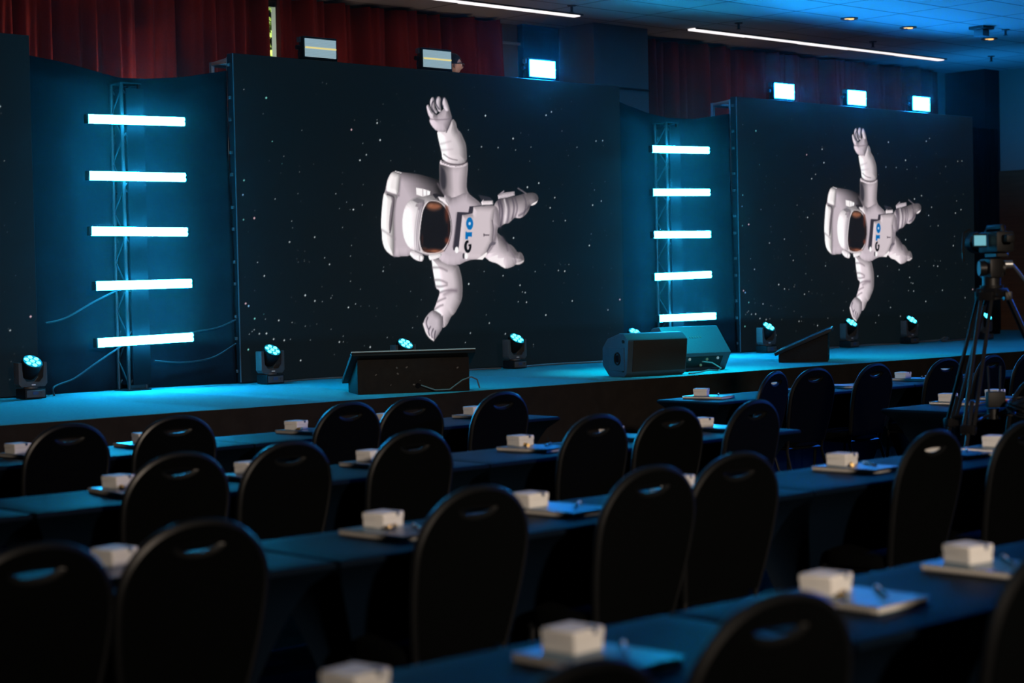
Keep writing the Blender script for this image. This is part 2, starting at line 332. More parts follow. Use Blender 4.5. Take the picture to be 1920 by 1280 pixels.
# ---- picture on the LED screens, in metres from the top left corner
LAYERS=json.loads(r"""[["P",[[1.793,1.031],[1.842,1.018],[1.916,1.024],[2.025,1.032],[2.125,1.037],[2.246,1.058],[2.367,1.085],[2.403,1.093],[2.41,1.18],[2.465,1.259],[2.314,1.499],[2.103,1.799],[2.001,1.854],[1.892,1.854],[1.872,1.861],[1.813,1.857],[1.774,1.845],[1.698,1.791],[1.663,1.706],[1.662,1.598],[1.652,1.567],[1.659,1.459],[1.689,1.25],[1.714,1.219],[1.731,1.149],[1.749,1.094]],[192,178,186],"puff",0.1,1,[2.056,1.345,2.397,1.125,1.0,0.25],0.62,0.42,1,0],["P",[[1.793,1.032],[1.842,1.023],[1.916,1.043],[1.906,1.113],[1.882,1.256],[1.802,1.242],[1.727,1.222],[1.734,1.149],[1.752,1.094]],[246,238,238],"puff",0.06,1,null,0.6,0.4,1,0],["P",[[1.712,1.222],[1.801,1.244],[1.878,1.26],[1.849,1.301],[1.817,1.457],[1.819,1.659],[1.811,1.853],[1.774,1.845],[1.698,1.791],[1.663,1.706],[1.662,1.598],[1.653,1.567],[1.66,1.459],[1.689,1.258]],[246,238,238],"puff",0.07,1,[1.687,1.505,1.838,1.503,1.05,0.84],0.62,0.4,1,0],["L",[[1.882,1.256],[1.801,1.243],[1.727,1.222]],[120,108,116],0.014,0.7,2],["L",[[1.912,1.043],[1.899,1.145],[1.882,1.256]],[130,118,126],0.02,0.5,2],["L",[[1.843,1.023],[1.916,1.04]],[60,54,60],0.01,0.8,0],["L",[[1.845,1.019],[1.918,1.034]],[255,250,250],0.008,0.9,0],["P",[[1.735,1.248],[1.82,1.266],[1.828,1.294],[1.795,1.457],[1.778,1.574],[1.761,1.622],[1.747,1.582],[1.765,1.427],[1.805,1.279]],[128,118,124],"flat",0.02,1,null,0.5,0.6,1,0],["L",[[1.738,1.247],[1.811,1.263],[1.828,1.286],[1.795,1.457],[1.774,1.582],[1.761,1.62]],[66,58,64],0.013,0.9,2],["L",[[1.663,1.594],[1.703,1.613],[1.789,1.663],[1.823,1.682]],[150,138,144],0.02,0.5,2],["L",[[1.844,1.286],[1.821,1.457],[1.821,1.659],[1.811,1.853]],[150,136,146],0.022,0.6,2],["P",[[2.411,0.89],[2.784,0.898],[2.785,0.961],[2.765,1.094],[2.763,1.175],[2.801,1.235],[2.88,1.275],[2.953,1.325],[2.943,1.437],[2.636,1.441],[2.508,1.291],[2.439,1.222],[2.399,1.123],[2.404,1.043],[2.403,0.962]],[200,186,192],"puff",0.12,1,[2.462,1.091,2.593,1.088,0.42,1.0],0.68,0.36,1,0],["P",[[2.41,0.917],[2.472,0.96],[2.503,1.01],[2.514,1.1],[2.498,1.191],[2.433,1.202],[2.399,1.123],[2.404,1.023]],[40,38,46],"flat",0.05,2,null,0.5,0.5,0.75,0.03],["L",[[2.383,1.128],[2.433,1.202],[2.509,1.271],[2.613,1.31]],[120,108,116],0.02,0.6,2],["P",[[2.385,0.595],[2.504,0.537],[2.595,0.461],[2.642,0.506],[2.654,0.571],[2.699,0.599],[2.744,0.673],[2.769,0.728],[2.773,0.809],[2.774,0.895],[2.69,0.931],[2.584,0.934],[2.48,0.916],[2.445,0.871],[2.438,0.801],[2.42,0.742],[2.399,0.672]],[226,214,218],"puff",0.11,1,[2.419,0.762,2.735,0.729,1.12,0.8],0.62,0.42,1,0],["P",[[2.423,0.88],[2.467,0.91],[2.584,0.932],[2.703,0.928],[2.784,0.895],[2.783,0.931],[2.702,0.96],[2.583,0.967],[2.466,0.941],[2.412,0.932]],[222,208,214],"puff",0.05,1,null,0.7,0.35,1,0],["L",[[2.445,0.881],[2.506,0.917],[2.611,0.932],[2.716,0.925],[2.777,0.895]],[74,62,68],0.012,0.85,2],["L",[[2.469,0.83],[2.547,0.873],[2.645,0.884]],[110,98,104],0.011,0.7,2],["L",[[2.654,0.571],[2.678,0.63],[2.69,0.691]],[150,136,146],0.012,0.6,2],["L",[[2.42,0.732],[2.565,0.696]],[190,176,182],0.02,0.5,2],["L",[[2.438,0.791],[2.589,0.775]],[196,182,188],0.02,0.5,2],["P",[[2.257,0.365],[2.277,0.339],[2.304,0.362],[2.326,0.416],[2.364,0.434],[2.403,0.442],[2.536,0.32],[2.567,0.394],[2.592,0.463],[2.543,0.556],[2.508,0.608],[2.385,0.605],[2.322,0.556],[2.288,0.503],[2.305,0.477],[2.274,0.438]],[196,182,190],"puff",0.09,1,[2.271,0.528,2.533,0.436,1.1,0.9],0.62,0.4,1,0],["P",[[2.263,0.389],[2.257,0.355],[2.277,0.339],[2.299,0.358],[2.326,0.408],[2.367,0.424],[2.35,0.475],[2.306,0.457]],[206,194,202],"puff",0.035,2,null,0.6,0.42,1,0],["P",[[2.305,0.347],[2.306,0.297],[2.33,0.262],[2.359,0.267],[2.365,0.314],[2.368,0.374],[2.404,0.402],[2.39,0.433],[2.339,0.405]],[206,194,202],"puff",0.035,2,null,0.6,0.42,1,0],["P",[[2.37,0.334],[2.382,0.273],[2.415,0.249],[2.449,0.263],[2.44,0.33],[2.446,0.37],[2.455,0.409],[2.416,0.411],[2.392,0.373]],[206,194,202],"puff",0.035,2,null,0.6,0.42,1,0],["P",[[2.46,0.339],[2.475,0.268],[2.496,0.255],[2.518,0.276],[2.544,0.329],[2.561,0.384],[2.521,0.406],[2.483,0.368]],[206,194,202],"puff",0.035,2,null,0.6,0.42,1,0],["L",[[2.362,0.416],[2.327,0.371],[2.328,0.331],[2.348,0.305]],[52,46,56],0.014,0.9,2],["L",[[2.42,0.381],[2.382,0.338],[2.376,0.294],[2.395,0.261]],[48,44,54],0.014,0.9,2],["L",[[2.473,0.35],[2.453,0.319],[2.462,0.279],[2.479,0.26]],[48,44,54],0.014,0.9,2],["L",[[2.298,0.482],[2.375,0.488],[2.453,0.485],[2.582,0.468]],[120,108,118],0.011,0.7,2],["L",[[2.584,0.468],[2.549,0.545],[2.508,0.608]],[74,66,74],0.01,0.85,2],["P",[[2.272,1.873],[2.399,1.884],[2.627,1.938],[2.655,2.012],[2.675,2.086],[2.681,2.181],[2.669,2.298],[2.617,2.371],[2.567,2.438],[2.519,2.463],[2.461,2.556],[2.402,2.58],[2.302,2.468],[2.293,2.394],[2.336,2.312],[2.376,2.224],[2.371,2.195],[2.33,2.178],[2.315,2.102],[2.295,2.008],[2.284,1.914]],[222,208,214],"puff",0.12,1,[2.311,2.155,2.637,2.16,1.12,0.84],0.62,0.42,1,0],["L",[[2.376,2.22],[2.444,2.201],[2.526,2.195],[2.595,2.206]],[128,114,122],0.02,0.6,2],["L",[[2.34,2.312],[2.388,2.294],[2.449,2.277]],[128,114,122],0.02,0.6,2],["L",[[2.304,2.389],[2.372,2.354],[2.413,2.345]],[128,114,122],0.02,0.6,2],["L",[[2.312,2.092],[2.393,2.093],[2.474,2.126]],[128,114,122],0.02,0.6,2],["L",[[2.289,1.967],[2.397,1.967],[2.477,2.002]],[128,114,122],0.02,0.6,2],["L",[[2.324,2.155],[2.391,2.161],[2.473,2.147]],[128,114,122],0.02,0.6,2],["L",[[2.437,2.24],[2.512,2.208],[2.595,2.203]],[120,106,116],0.04,0.5,2],["P",[[2.174,2.475],[2.236,2.414],[2.297,2.389],[2.41,2.45],[2.41,2.534],[2.402,2.58],[2.364,2.626],[2.295,2.699],[2.258,2.688],[2.222,2.663],[2.19,2.621],[2.165,2.559],[2.153,2.526]],[196,184,192],"puff",0.08,1,null,0.6,0.42,1,0],["L",[[2.407,2.455],[2.411,2.513],[2.414,2.56]],[80,70,78],0.009,0.8,2],["L",[[2.215,2.465],[2.188,2.517],[2.218,2.58]],[70,62,72],0.013,0.8,2],["L",[[2.245,2.56],[2.217,2.601],[2.232,2.648]],[70,62,72],0.013,0.8,2],["L",[[2.282,2.582],[2.257,2.623],[2.266,2.67]],[70,62,72],0.013,0.8,2],["L",[[2.311,2.604],[2.297,2.645],[2.292,2.692]],[70,62,72],0.013,0.8,2],["L",[[2.157,2.526],[2.169,2.563],[2.193,2.621],[2.229,2.664],[2.284,2.697]],[255,244,246],0.014,0.9,2],["P",[[3.144,1.299],[3.211,1.263],[3.398,1.238],[3.544,1.205],[3.589,1.195],[3.701,1.189],[3.748,1.222],[3.755,1.263],[3.721,1.306],[3.675,1.325],[3.632,1.329],[3.617,1.374],[3.571,1.424],[3.503,1.46],[3.458,1.464],[3.414,1.455],[3.38,1.478],[3.324,1.519],[3.269,1.52],[3.18,1.57],[3.127,1.519],[3.121,1.356]],[204,190,196],"puff",0.12,1,[3.365,1.254,3.359,1.451,0.62,1.08],0.62,0.42,1,0],["L",[[3.205,1.273],[3.241,1.354],[3.238,1.453],[3.208,1.551]],[66,58,70],0.035,0.75,2],["L",[[3.188,1.298],[3.207,1.379],[3.199,1.486],[3.181,1.552]],[66,58,70],0.02,0.8,2],["L",[[3.304,1.271],[3.334,1.353],[3.326,1.435],[3.302,1.51]],[66,58,70],0.03,0.55,2],["L",[[3.381,1.254],[3.407,1.327],[3.399,1.402],[3.375,1.468]],[66,58,70],0.02,0.6,2],["L",[[3.42,1.245],[3.451,1.327],[3.444,1.393],[3.414,1.451]],[66,58,70],0.02,0.5,2],["L",[[3.532,1.214],[3.575,1.275],[3.573,1.35],[3.537,1.433]],[66,58,70],0.016,0.5,2],["L",[[3.47,1.434],[3.538,1.408],[3.595,1.358],[3.625,1.329]],[66,58,70],0.02,0.5,2],["L",[[3.271,1.272],[3.296,1.354],[3.288,1.436],[3.264,1.51]],[236,226,230],0.018,0.7,2],["P",[[3.636,1.325],[3.681,1.298],[3.733,1.281],[3.748,1.264],[3.721,1.306],[3.675,1.326]],[250,240,240],"flat",0.02,1,null,0.5,0.6,1,0],["P",[[3.181,1.226],[3.273,1.198],[3.416,1.182],[3.421,1.225],[3.321,1.248],[3.189,1.267]],[196,184,190],"puff",0.05,0,null,0.75,0.3,1,0],["P",[[3.181,1.225],[3.266,1.175],[3.276,1.187],[3.245,1.209]],[150,138,146],"flat",0.02,0,null,0.5,0.6,1,0],["L",[[3.467,1.15],[3.522,1.175],[3.577,1.202]],[130,118,126],0.014,0.8,0],["P",[[3.09,1.707],[3.147,1.601],[3.166,1.613],[3.243,1.666],[3.294,1.723],[3.362,1.741],[3.416,1.789],[3.437,1.818],[3.488,1.814],[3.525,1.856],[3.537,1.906],[3.512,1.932],[3.456,1.951],[3.414,1.944],[3.378,1.967],[3.278,1.99],[3.224,1.969],[3.148,1.928],[3.062,1.913],[3.009,1.88],[2.946,1.845]],[208,194,200],"puff",0.13,1,[3.307,1.74,3.17,1.928,0.78,1.05],0.62,0.42,1,0],["L",[[3.294,1.723],[3.349,1.814],[3.403,1.872],[3.414,1.938]],[120,108,118],0.016,0.6,2],["L",[[3.232,1.658],[3.285,1.732],[3.305,1.797]],[90,80,90],0.022,0.55,2],["L",[[3.243,1.674],[3.291,1.723]],[60,54,62],0.03,0.5,2],["P",[[3.009,1.878],[3.085,1.862],[3.173,1.838],[3.155,1.879],[3.226,1.879],[3.254,1.871],[3.236,1.92],[3.278,1.988],[3.224,1.969],[3.148,1.928],[3.062,1.913]],[252,242,244],"flat",0.03,1,null,0.5,0.6,0.9,0],["L",[[3.157,1.617],[3.133,1.707],[3.066,1.789],[3.01,1.833]],[110,98,108],0.02,0.6,2],["L",[[3.423,1.936],[3.479,1.93],[3.518,1.91]],[250,240,240],0.014,0.7,2],["P",[[2.448,1.231],[2.531,1.245],[2.571,1.272],[2.762,1.201],[2.814,1.236],[2.95,1.314],[2.96,1.349],[3.035,1.331],[3.143,1.333],[3.186,1.372],[3.2,1.437],[3.205,1.535],[3.172,1.57],[3.164,1.617],[3.138,1.683],[3.055,1.781],[3.0,1.833],[2.944,1.892],[2.88,1.887],[2.753,1.9],[2.625,1.95],[2.449,1.939],[2.328,1.843],[2.44,1.525]],[196,182,190],"puff",0.1,1,null,0.66,0.36,1,0],["P",[[2.63,1.407],[2.777,1.411],[2.795,1.349],[2.96,1.336],[2.851,1.417],[2.702,1.443],[2.645,1.812],[2.567,1.792],[2.56,1.756]],[52,48,58],"flat",0.03,0,null,0.5,0.6,1,0],["L",[[2.617,1.42],[2.595,1.604],[2.561,1.764]],[150,138,146],0.014,0.7,2],["P",[[2.848,1.351],[2.954,1.344],[3.143,1.349],[3.112,1.487],[3.112,1.593],[3.092,1.707],[3.013,1.815],[2.947,1.888],[2.748,1.887],[2.725,1.833],[2.631,1.814],[2.694,1.436],[2.832,1.431]],[206,192,197],"puff",0.06,0,null,0.72,0.3,1,0],["L",[[3.096,1.487],[3.113,1.552],[3.109,1.617],[3.092,1.707]],[84,74,84],0.009,0.8,2],["L",[[3.152,1.413],[3.183,1.486],[3.181,1.535]],[130,118,126],0.014,0.5,2],["P",[[3.056,1.732],[3.09,1.706],[3.144,1.714],[3.132,1.738],[3.078,1.748],[3.022,1.815],[3.013,1.809]],[96,88,98],"flat",0.02,0,null,0.5,0.6,0.85,0],["P",[[2.88,1.886],[2.945,1.854],[3.011,1.815],[3.021,1.833],[2.955,1.894]],[250,242,242],"flat",0.02,0,null,0.5,0.6,1,0],["P",[[2.637,1.792],[2.636,1.8],[2.633,1.808],[2.629,1.815],[2.624,1.82],[2.617,1.823],[2.611,1.824],[2.604,1.823],[2.598,1.82],[2.593,1.815],[2.59,1.808],[2.587,1.8],[2.587,1.792],[2.588,1.784],[2.591,1.776],[2.595,1.769],[2.6,1.764],[2.606,1.761],[2.613,1.76],[2.619,1.761],[2.625,1.764],[2.63,1.769],[2.634,1.776],[2.636,1.784]],[255,252,252],"flat",0.1,0,null,0.5,0.6,1,0],["P",[[2.716,1.853],[2.715,1.86],[2.714,1.867],[2.711,1.873],[2.708,1.878],[2.704,1.881],[2.7,1.882],[2.697,1.881],[2.693,1.878],[2.69,1.873],[2.688,1.867],[2.687,1.86],[2.687,1.853],[2.687,1.845],[2.689,1.838],[2.691,1.832],[2.695,1.828],[2.698,1.825],[2.702,1.824],[2.706,1.825],[2.709,1.828],[2.712,1.832],[2.714,1.838],[2.716,1.845]],[60,54,62],"flat",0.1,0,null,0.5,0.6,1,0],["P",[[2.756,1.854],[2.755,1.863],[2.753,1.871],[2.749,1.877],[2.745,1.882],[2.739,1.885],[2.734,1.887],[2.729,1.885],[2.724,1.882],[2.719,1.877],[2.716,1.87],[2.714,1.863],[2.714,1.854],[2.715,1.846],[2.717,1.838],[2.721,1.832],[2.725,1.826],[2.73,1.823],[2.736,1.822],[2.741,1.823],[2.746,1.826],[2.75,1.832],[2.754,1.838],[2.756,1.846]],[255,252,252],"flat",0.1,0,null,0.5,0.6,1,0],["P",[[2.915,1.226],[2.974,1.235],[3.07,1.249],[3.114,1.285],[2.961,1.295]],[50,48,56],"flat",0.02,0,null,0.5,0.6,0.8,0],["P",[[2.952,1.302],[2.986,1.271],[2.988,1.288],[3.112,1.283],[3.118,1.324],[2.96,1.336]],[226,214,218],"puff",0.03,0,null,0.75,0.3,1,0],["P",[[2.839,1.523],[2.836,1.54],[2.831,1.556],[2.824,1.569],[2.814,1.58],[2.802,1.586],[2.79,1.588],[2.778,1.586],[2.767,1.58],[2.758,1.57],[2.751,1.556],[2.746,1.541],[2.745,1.524],[2.747,1.508],[2.752,1.492],[2.76,1.479],[2.77,1.468],[2.782,1.462],[2.794,1.459],[2.806,1.461],[2.817,1.468],[2.826,1.478],[2.833,1.491],[2.837,1.507]],[0,104,176],"flat",0.1,0,null,0.5,0.6,1,0],["P",[[2.807,1.524],[2.806,1.528],[2.804,1.532],[2.802,1.535],[2.798,1.538],[2.794,1.539],[2.79,1.54],[2.786,1.539],[2.782,1.538],[2.779,1.535],[2.777,1.532],[2.775,1.528],[2.775,1.524],[2.776,1.52],[2.777,1.516],[2.78,1.513],[2.783,1.51],[2.787,1.508],[2.791,1.508],[2.795,1.508],[2.799,1.51],[2.802,1.512],[2.805,1.516],[2.806,1.52]],[196,214,232],"flat",0.1,0,null,0.5,0.6,1,0],["P",[[2.734,1.607],[2.75,1.607],[2.75,1.613],[2.822,1.611],[2.818,1.658],[2.768,1.656],[2.761,1.684],[2.729,1.682]],[0,104,176],"flat",0.1,0,null,0.5,0.6,1,0],["P",[[2.806,1.759],[2.804,1.775],[2.799,1.791],[2.791,1.804],[2.781,1.814],[2.769,1.821],[2.757,1.823],[2.745,1.821],[2.733,1.814],[2.724,1.804],[2.717,1.791],[2.712,1.775],[2.711,1.759],[2.713,1.742],[2.719,1.726],[2.726,1.713],[2.737,1.703],[2.748,1.696],[2.761,1.694],[2.773,1.696],[2.784,1.703],[2.794,1.713],[2.801,1.726],[2.805,1.742]],[10,10,14],"flat",0.1,0,null,0.5,0.6,1,0],["P",[[2.78,1.754],[2.779,1.764],[2.777,1.772],[2.774,1.78],[2.771,1.785],[2.766,1.789],[2.762,1.79],[2.758,1.789],[2.754,1.785],[2.75,1.78],[2.748,1.772],[2.747,1.764],[2.746,1.754],[2.747,1.745],[2.749,1.737],[2.752,1.729],[2.756,1.724],[2.76,1.72],[2.764,1.719],[2.768,1.72],[2.772,1.724],[2.776,1.729],[2.778,1.737],[2.78,1.745]],[206,192,197],"flat",0.1,0,null,0.5,0.6,1,0],["P",[[2.771,1.684],[2.824,1.683],[2.823,1.733],[2.77,1.734]],[206,192,197],"flat",0.1,0,null,0.5,0.6,1,0],["P",[[2.77,1.738],[2.808,1.734],[2.807,1.768],[2.784,1.768],[2.784,1.752],[2.769,1.752]],[10,10,14],"flat",0.1,0,null,0.5,0.6,1,0],["P",[[2.975,1.625],[2.986,1.625],[2.988,1.634],[3.055,1.636],[3.055,1.644],[2.988,1.644],[2.985,1.654],[2.977,1.654]],[40,30,40],"flat",0.1,0,null,0.5,0.6,1,0],["P",[[2.159,1.26],[2.26,1.245],[2.342,1.261],[2.356,1.284],[2.468,1.322],[2.525,1.393],[2.553,1.497],[2.55,1.616],[2.516,1.72],[2.454,1.8],[2.376,1.833],[2.243,1.849],[2.143,1.825],[2.073,1.801],[1.994,1.77],[1.938,1.69],[1.916,1.581],[1.923,1.456],[1.956,1.362],[2.007,1.306],[2.078,1.274]],[238,229,232],"puff",0.16,1,[1.951,1.541,2.171,1.54,1.06,0.86],0.64,0.42,1,0],["P",[[2.047,1.298],[2.118,1.275],[2.208,1.295],[2.197,1.327],[2.117,1.328]],[112,106,112],"flat",0.02,0,null,0.5,0.6,0.85,0],["P",[[2.101,1.332],[2.197,1.325],[2.145,1.398],[2.115,1.391],[2.121,1.367],[2.086,1.36]],[140,130,136],"flat",0.02,0,null,0.5,0.6,0.8,0],["L",[[2.197,1.325],[2.151,1.453],[2.124,1.626],[2.118,1.705],[2.127,1.792]],[96,86,96],0.02,0.75,2],["L",[[2.169,1.326],[2.123,1.454],[2.096,1.627],[2.09,1.705],[2.099,1.792]],[150,138,148],0.014,0.8,2],["L",[[2.145,1.326],[2.099,1.454],[2.072,1.627],[2.066,1.705],[2.075,1.792]],[170,158,166],0.012,0.6,2],["P",[[2.238,1.312],[2.32,1.293],[2.412,1.309],[2.478,1.354],[2.53,1.429],[2.554,1.528],[2.547,1.632],[2.503,1.736],[2.439,1.804],[2.346,1.833],[2.244,1.834],[2.155,1.811],[2.123,1.744],[2.113,1.658],[2.139,1.516],[2.167,1.406],[2.202,1.342]],[222,210,214],"flat",0.03,1,null,0.5,0.6,1,0],["L",[[2.474,1.354],[2.53,1.429],[2.554,1.528],[2.547,1.632],[2.503,1.736],[2.449,1.802]],[90,80,88],0.01,0.8,2],["P",[[2.25,1.312],[2.32,1.301],[2.407,1.317],[2.467,1.362],[2.517,1.433],[2.542,1.529],[2.533,1.632],[2.489,1.728],[2.427,1.79],[2.346,1.818],[2.244,1.822],[2.165,1.802],[2.137,1.744],[2.129,1.658],[2.153,1.516],[2.179,1.406],[2.212,1.352]],[20,19,22],"flat",0.03,1,null,0.5,0.6,1,0],["P",[[2.452,1.354],[2.447,1.371],[2.434,1.386],[2.414,1.4],[2.388,1.41],[2.359,1.417],[2.327,1.42],[2.295,1.418],[2.266,1.412],[2.241,1.402],[2.222,1.389],[2.21,1.374],[2.207,1.358],[2.211,1.342],[2.224,1.326],[2.243,1.313],[2.269,1.302],[2.299,1.295],[2.33,1.293],[2.362,1.294],[2.392,1.3],[2.417,1.31],[2.436,1.323],[2.448,1.338]],[150,92,66],"flat",0.1,0,null,0.5,0.6,0.95,0.05],["P",[[2.329,1.34],[2.327,1.349],[2.322,1.356],[2.313,1.363],[2.303,1.368],[2.29,1.371],[2.277,1.373],[2.264,1.372],[2.252,1.369],[2.241,1.364],[2.234,1.358],[2.229,1.35],[2.227,1.342],[2.229,1.334],[2.234,1.326],[2.243,1.319],[2.253,1.314],[2.266,1.311],[2.279,1.309],[2.292,1.31],[2.304,1.313],[2.315,1.318],[2.323,1.325],[2.328,1.332]],[186,126,96],"flat",0.1,0,null,0.5,0.6,0.6,0.04],["P",[[2.537,1.417],[2.534,1.448],[2.529,1.477],[2.521,1.502],[2.511,1.521],[2.5,1.533],[2.488,1.537],[2.476,1.533],[2.466,1.521],[2.457,1.502],[2.45,1.478],[2.446,1.449],[2.446,1.418],[2.448,1.387],[2.454,1.358],[2.462,1.333],[2.471,1.314],[2.483,1.302],[2.495,1.298],[2.506,1.302],[2.517,1.314],[2.526,1.332],[2.532,1.357],[2.536,1.386]],[110,52,32],"flat",0.1,0,null,0.5,0.6,0.7,0.04],["P",[[2.54,1.577],[2.537,1.626],[2.533,1.672],[2.528,1.712],[2.521,1.743],[2.514,1.762],[2.507,1.768],[2.5,1.762],[2.494,1.743],[2.49,1.712],[2.487,1.673],[2.485,1.626],[2.486,1.577],[2.488,1.527],[2.492,1.481],[2.497,1.441],[2.504,1.411],[2.511,1.392],[2.518,1.385],[2.525,1.392],[2.531,1.411],[2.536,1.441],[2.539,1.481],[2.54,1.527]],[84,38,28],"flat",0.1,0,null,0.5,0.6,0.7,0.04],["P",[[2.529,1.696],[2.527,1.709],[2.522,1.72],[2.515,1.73],[2.505,1.738],[2.494,1.743],[2.482,1.744],[2.47,1.743],[2.459,1.738],[2.45,1.73],[2.443,1.72],[2.439,1.709],[2.438,1.697],[2.44,1.684],[2.445,1.673],[2.452,1.663],[2.462,1.655],[2.473,1.65],[2.485,1.649],[2.496,1.65],[2.507,1.655],[2.516,1.663],[2.523,1.672],[2.528,1.684]],[150,70,46],"flat",0.1,0,null,0.5,0.6,0.7,0.04],["P",[[2.46,1.8],[2.454,1.81],[2.438,1.818],[2.414,1.826],[2.381,1.832],[2.344,1.835],[2.305,1.836],[2.265,1.835],[2.228,1.831],[2.197,1.825],[2.173,1.818],[2.158,1.809],[2.153,1.8],[2.159,1.79],[2.174,1.781],[2.199,1.774],[2.23,1.768],[2.267,1.765],[2.307,1.763],[2.346,1.765],[2.383,1.768],[2.415,1.774],[2.439,1.782],[2.455,1.791]],[150,78,50],"flat",0.1,0,null,0.5,0.6,0.85,0.04],["P",[[2.387,1.804],[2.385,1.81],[2.379,1.815],[2.369,1.82],[2.356,1.823],[2.341,1.825],[2.325,1.826],[2.309,1.825],[2.295,1.823],[2.282,1.819],[2.273,1.815],[2.267,1.809],[2.265,1.804],[2.267,1.798],[2.273,1.793],[2.283,1.788],[2.296,1.785],[2.311,1.782],[2.327,1.782],[2.342,1.782],[2.357,1.785],[2.37,1.788],[2.379,1.793],[2.385,1.798]],[226,150,110],"flat",0.1,0,null,0.5,0.6,0.6,0.03],["P",[[2.235,1.776],[2.233,1.784],[2.228,1.792],[2.22,1.798],[2.209,1.803],[2.197,1.806],[2.183,1.807],[2.17,1.806],[2.158,1.803],[2.148,1.798],[2.14,1.792],[2.135,1.784],[2.134,1.776],[2.136,1.768],[2.141,1.76],[2.149,1.754],[2.16,1.749],[2.172,1.745],[2.185,1.744],[2.198,1.745],[2.21,1.749],[2.221,1.754],[2.229,1.76],[2.234,1.768]],[120,70,48],"flat",0.1,0,null,0.5,0.6,0.6,0.04],["P",[[2.193,1.689],[2.192,1.708],[2.188,1.725],[2.184,1.739],[2.178,1.751],[2.171,1.758],[2.165,1.76],[2.158,1.758],[2.152,1.751],[2.147,1.739],[2.143,1.725],[2.141,1.708],[2.14,1.689],[2.142,1.671],[2.145,1.654],[2.15,1.639],[2.155,1.628],[2.162,1.621],[2.169,1.618],[2.175,1.621],[2.182,1.628],[2.187,1.639],[2.19,1.654],[2.193,1.671]],[90,42,30],"flat",0.1,0,null,0.5,0.6,0.5,0.03],["L",[[2.25,1.312],[2.212,1.352],[2.179,1.406],[2.153,1.516],[2.129,1.658],[2.137,1.744],[2.165,1.802]],[240,232,234],0.008,0.7,2],["P",[[2.101,1.174],[2.201,1.185],[2.284,1.207],[2.277,1.24],[2.181,1.262],[2.105,1.242]],[252,246,246],"flat",0.02,0,null,0.5,0.6,1,0],["P",[[2.233,1.224],[2.232,1.229],[2.23,1.235],[2.226,1.239],[2.222,1.243],[2.217,1.245],[2.212,1.246],[2.207,1.245],[2.202,1.243],[2.198,1.24],[2.195,1.235],[2.193,1.23],[2.192,1.224],[2.193,1.219],[2.195,1.213],[2.199,1.209],[2.203,1.205],[2.208,1.203],[2.213,1.202],[2.218,1.202],[2.223,1.205],[2.227,1.208],[2.23,1.213],[2.232,1.218]],[255,255,255],"flat",0.1,0,null,0.5,0.6,1,0],["P",[[2.277,1.221],[2.277,1.227],[2.274,1.232],[2.271,1.237],[2.267,1.24],[2.262,1.243],[2.256,1.244],[2.251,1.243],[2.246,1.241],[2.242,1.237],[2.239,1.233],[2.237,1.228],[2.237,1.222],[2.238,1.216],[2.24,1.211],[2.243,1.206],[2.247,1.203],[2.252,1.2],[2.258,1.199],[2.263,1.2],[2.268,1.202],[2.272,1.206],[2.275,1.21],[2.277,1.215]],[255,255,255],"flat",0.1,0,null,0.5,0.6,1,0],["L",[[2.187,1.191],[2.187,1.257]],[176,164,170],0.012,0.8,0],["L",[[2.235,1.203],[2.234,1.247]],[176,164,170],0.012,0.8,0],["P",[[2.013,1.798],[2.083,1.792],[2.187,1.847],[2.173,1.904],[2.13,1.907],[2.06,1.886],[2.0,1.838]],[236,226,230],"puff",0.04,1,null,0.75,0.3,1,0],["P",[[2.124,1.867],[2.123,1.872],[2.121,1.877],[2.118,1.88],[2.114,1.883],[2.109,1.885],[2.104,1.886],[2.098,1.885],[2.094,1.883],[2.09,1.88],[2.086,1.876],[2.085,1.872],[2.084,1.867],[2.085,1.862],[2.087,1.858],[2.09,1.854],[2.095,1.851],[2.099,1.849],[2.105,1.848],[2.11,1.849],[2.115,1.851],[2.119,1.854],[2.122,1.858],[2.124,1.862]],[255,252,252],"flat",0.1,0,null,0.5,0.6,1,0],["P",[[2.167,1.872],[2.167,1.877],[2.164,1.882],[2.161,1.885],[2.157,1.888],[2.152,1.89],[2.147,1.891],[2.142,1.89],[2.137,1.888],[2.133,1.885],[2.13,1.881],[2.128,1.877],[2.127,1.872],[2.128,1.867],[2.13,1.862],[2.133,1.859],[2.138,1.856],[2.143,1.854],[2.148,1.853],[2.153,1.854],[2.158,1.856],[2.162,1.859],[2.165,1.863],[2.167,1.867]],[255,252,252],"flat",0.1,0,null,0.5,0.6,1,0],["L",[[2.127,1.851],[2.125,1.891]],[170,158,164],0.01,0.8,0],["P",[[2.378,1.254],[2.493,1.266],[2.499,1.298],[2.525,1.337],[2.514,1.355],[2.463,1.322],[2.402,1.292]],[226,216,220],"puff",0.03,0,null,0.75,0.3,1,0],["P",[[2.307,1.23],[2.394,1.228],[2.444,1.259],[2.378,1.254],[2.351,1.284],[2.331,1.258]],[30,28,34],"flat",0.02,1,null,0.5,0.6,0.85,0],["P",[[2.233,1.839],[2.305,1.83],[2.428,1.822],[2.394,1.868],[2.282,1.896],[2.254,1.895]],[246,238,240],"puff",0.04,1,null,0.75,0.3,1,0],["L",[[2.073,1.803],[2.143,1.827],[2.243,1.849]],[130,118,126],0.012,0.7,2]]""")
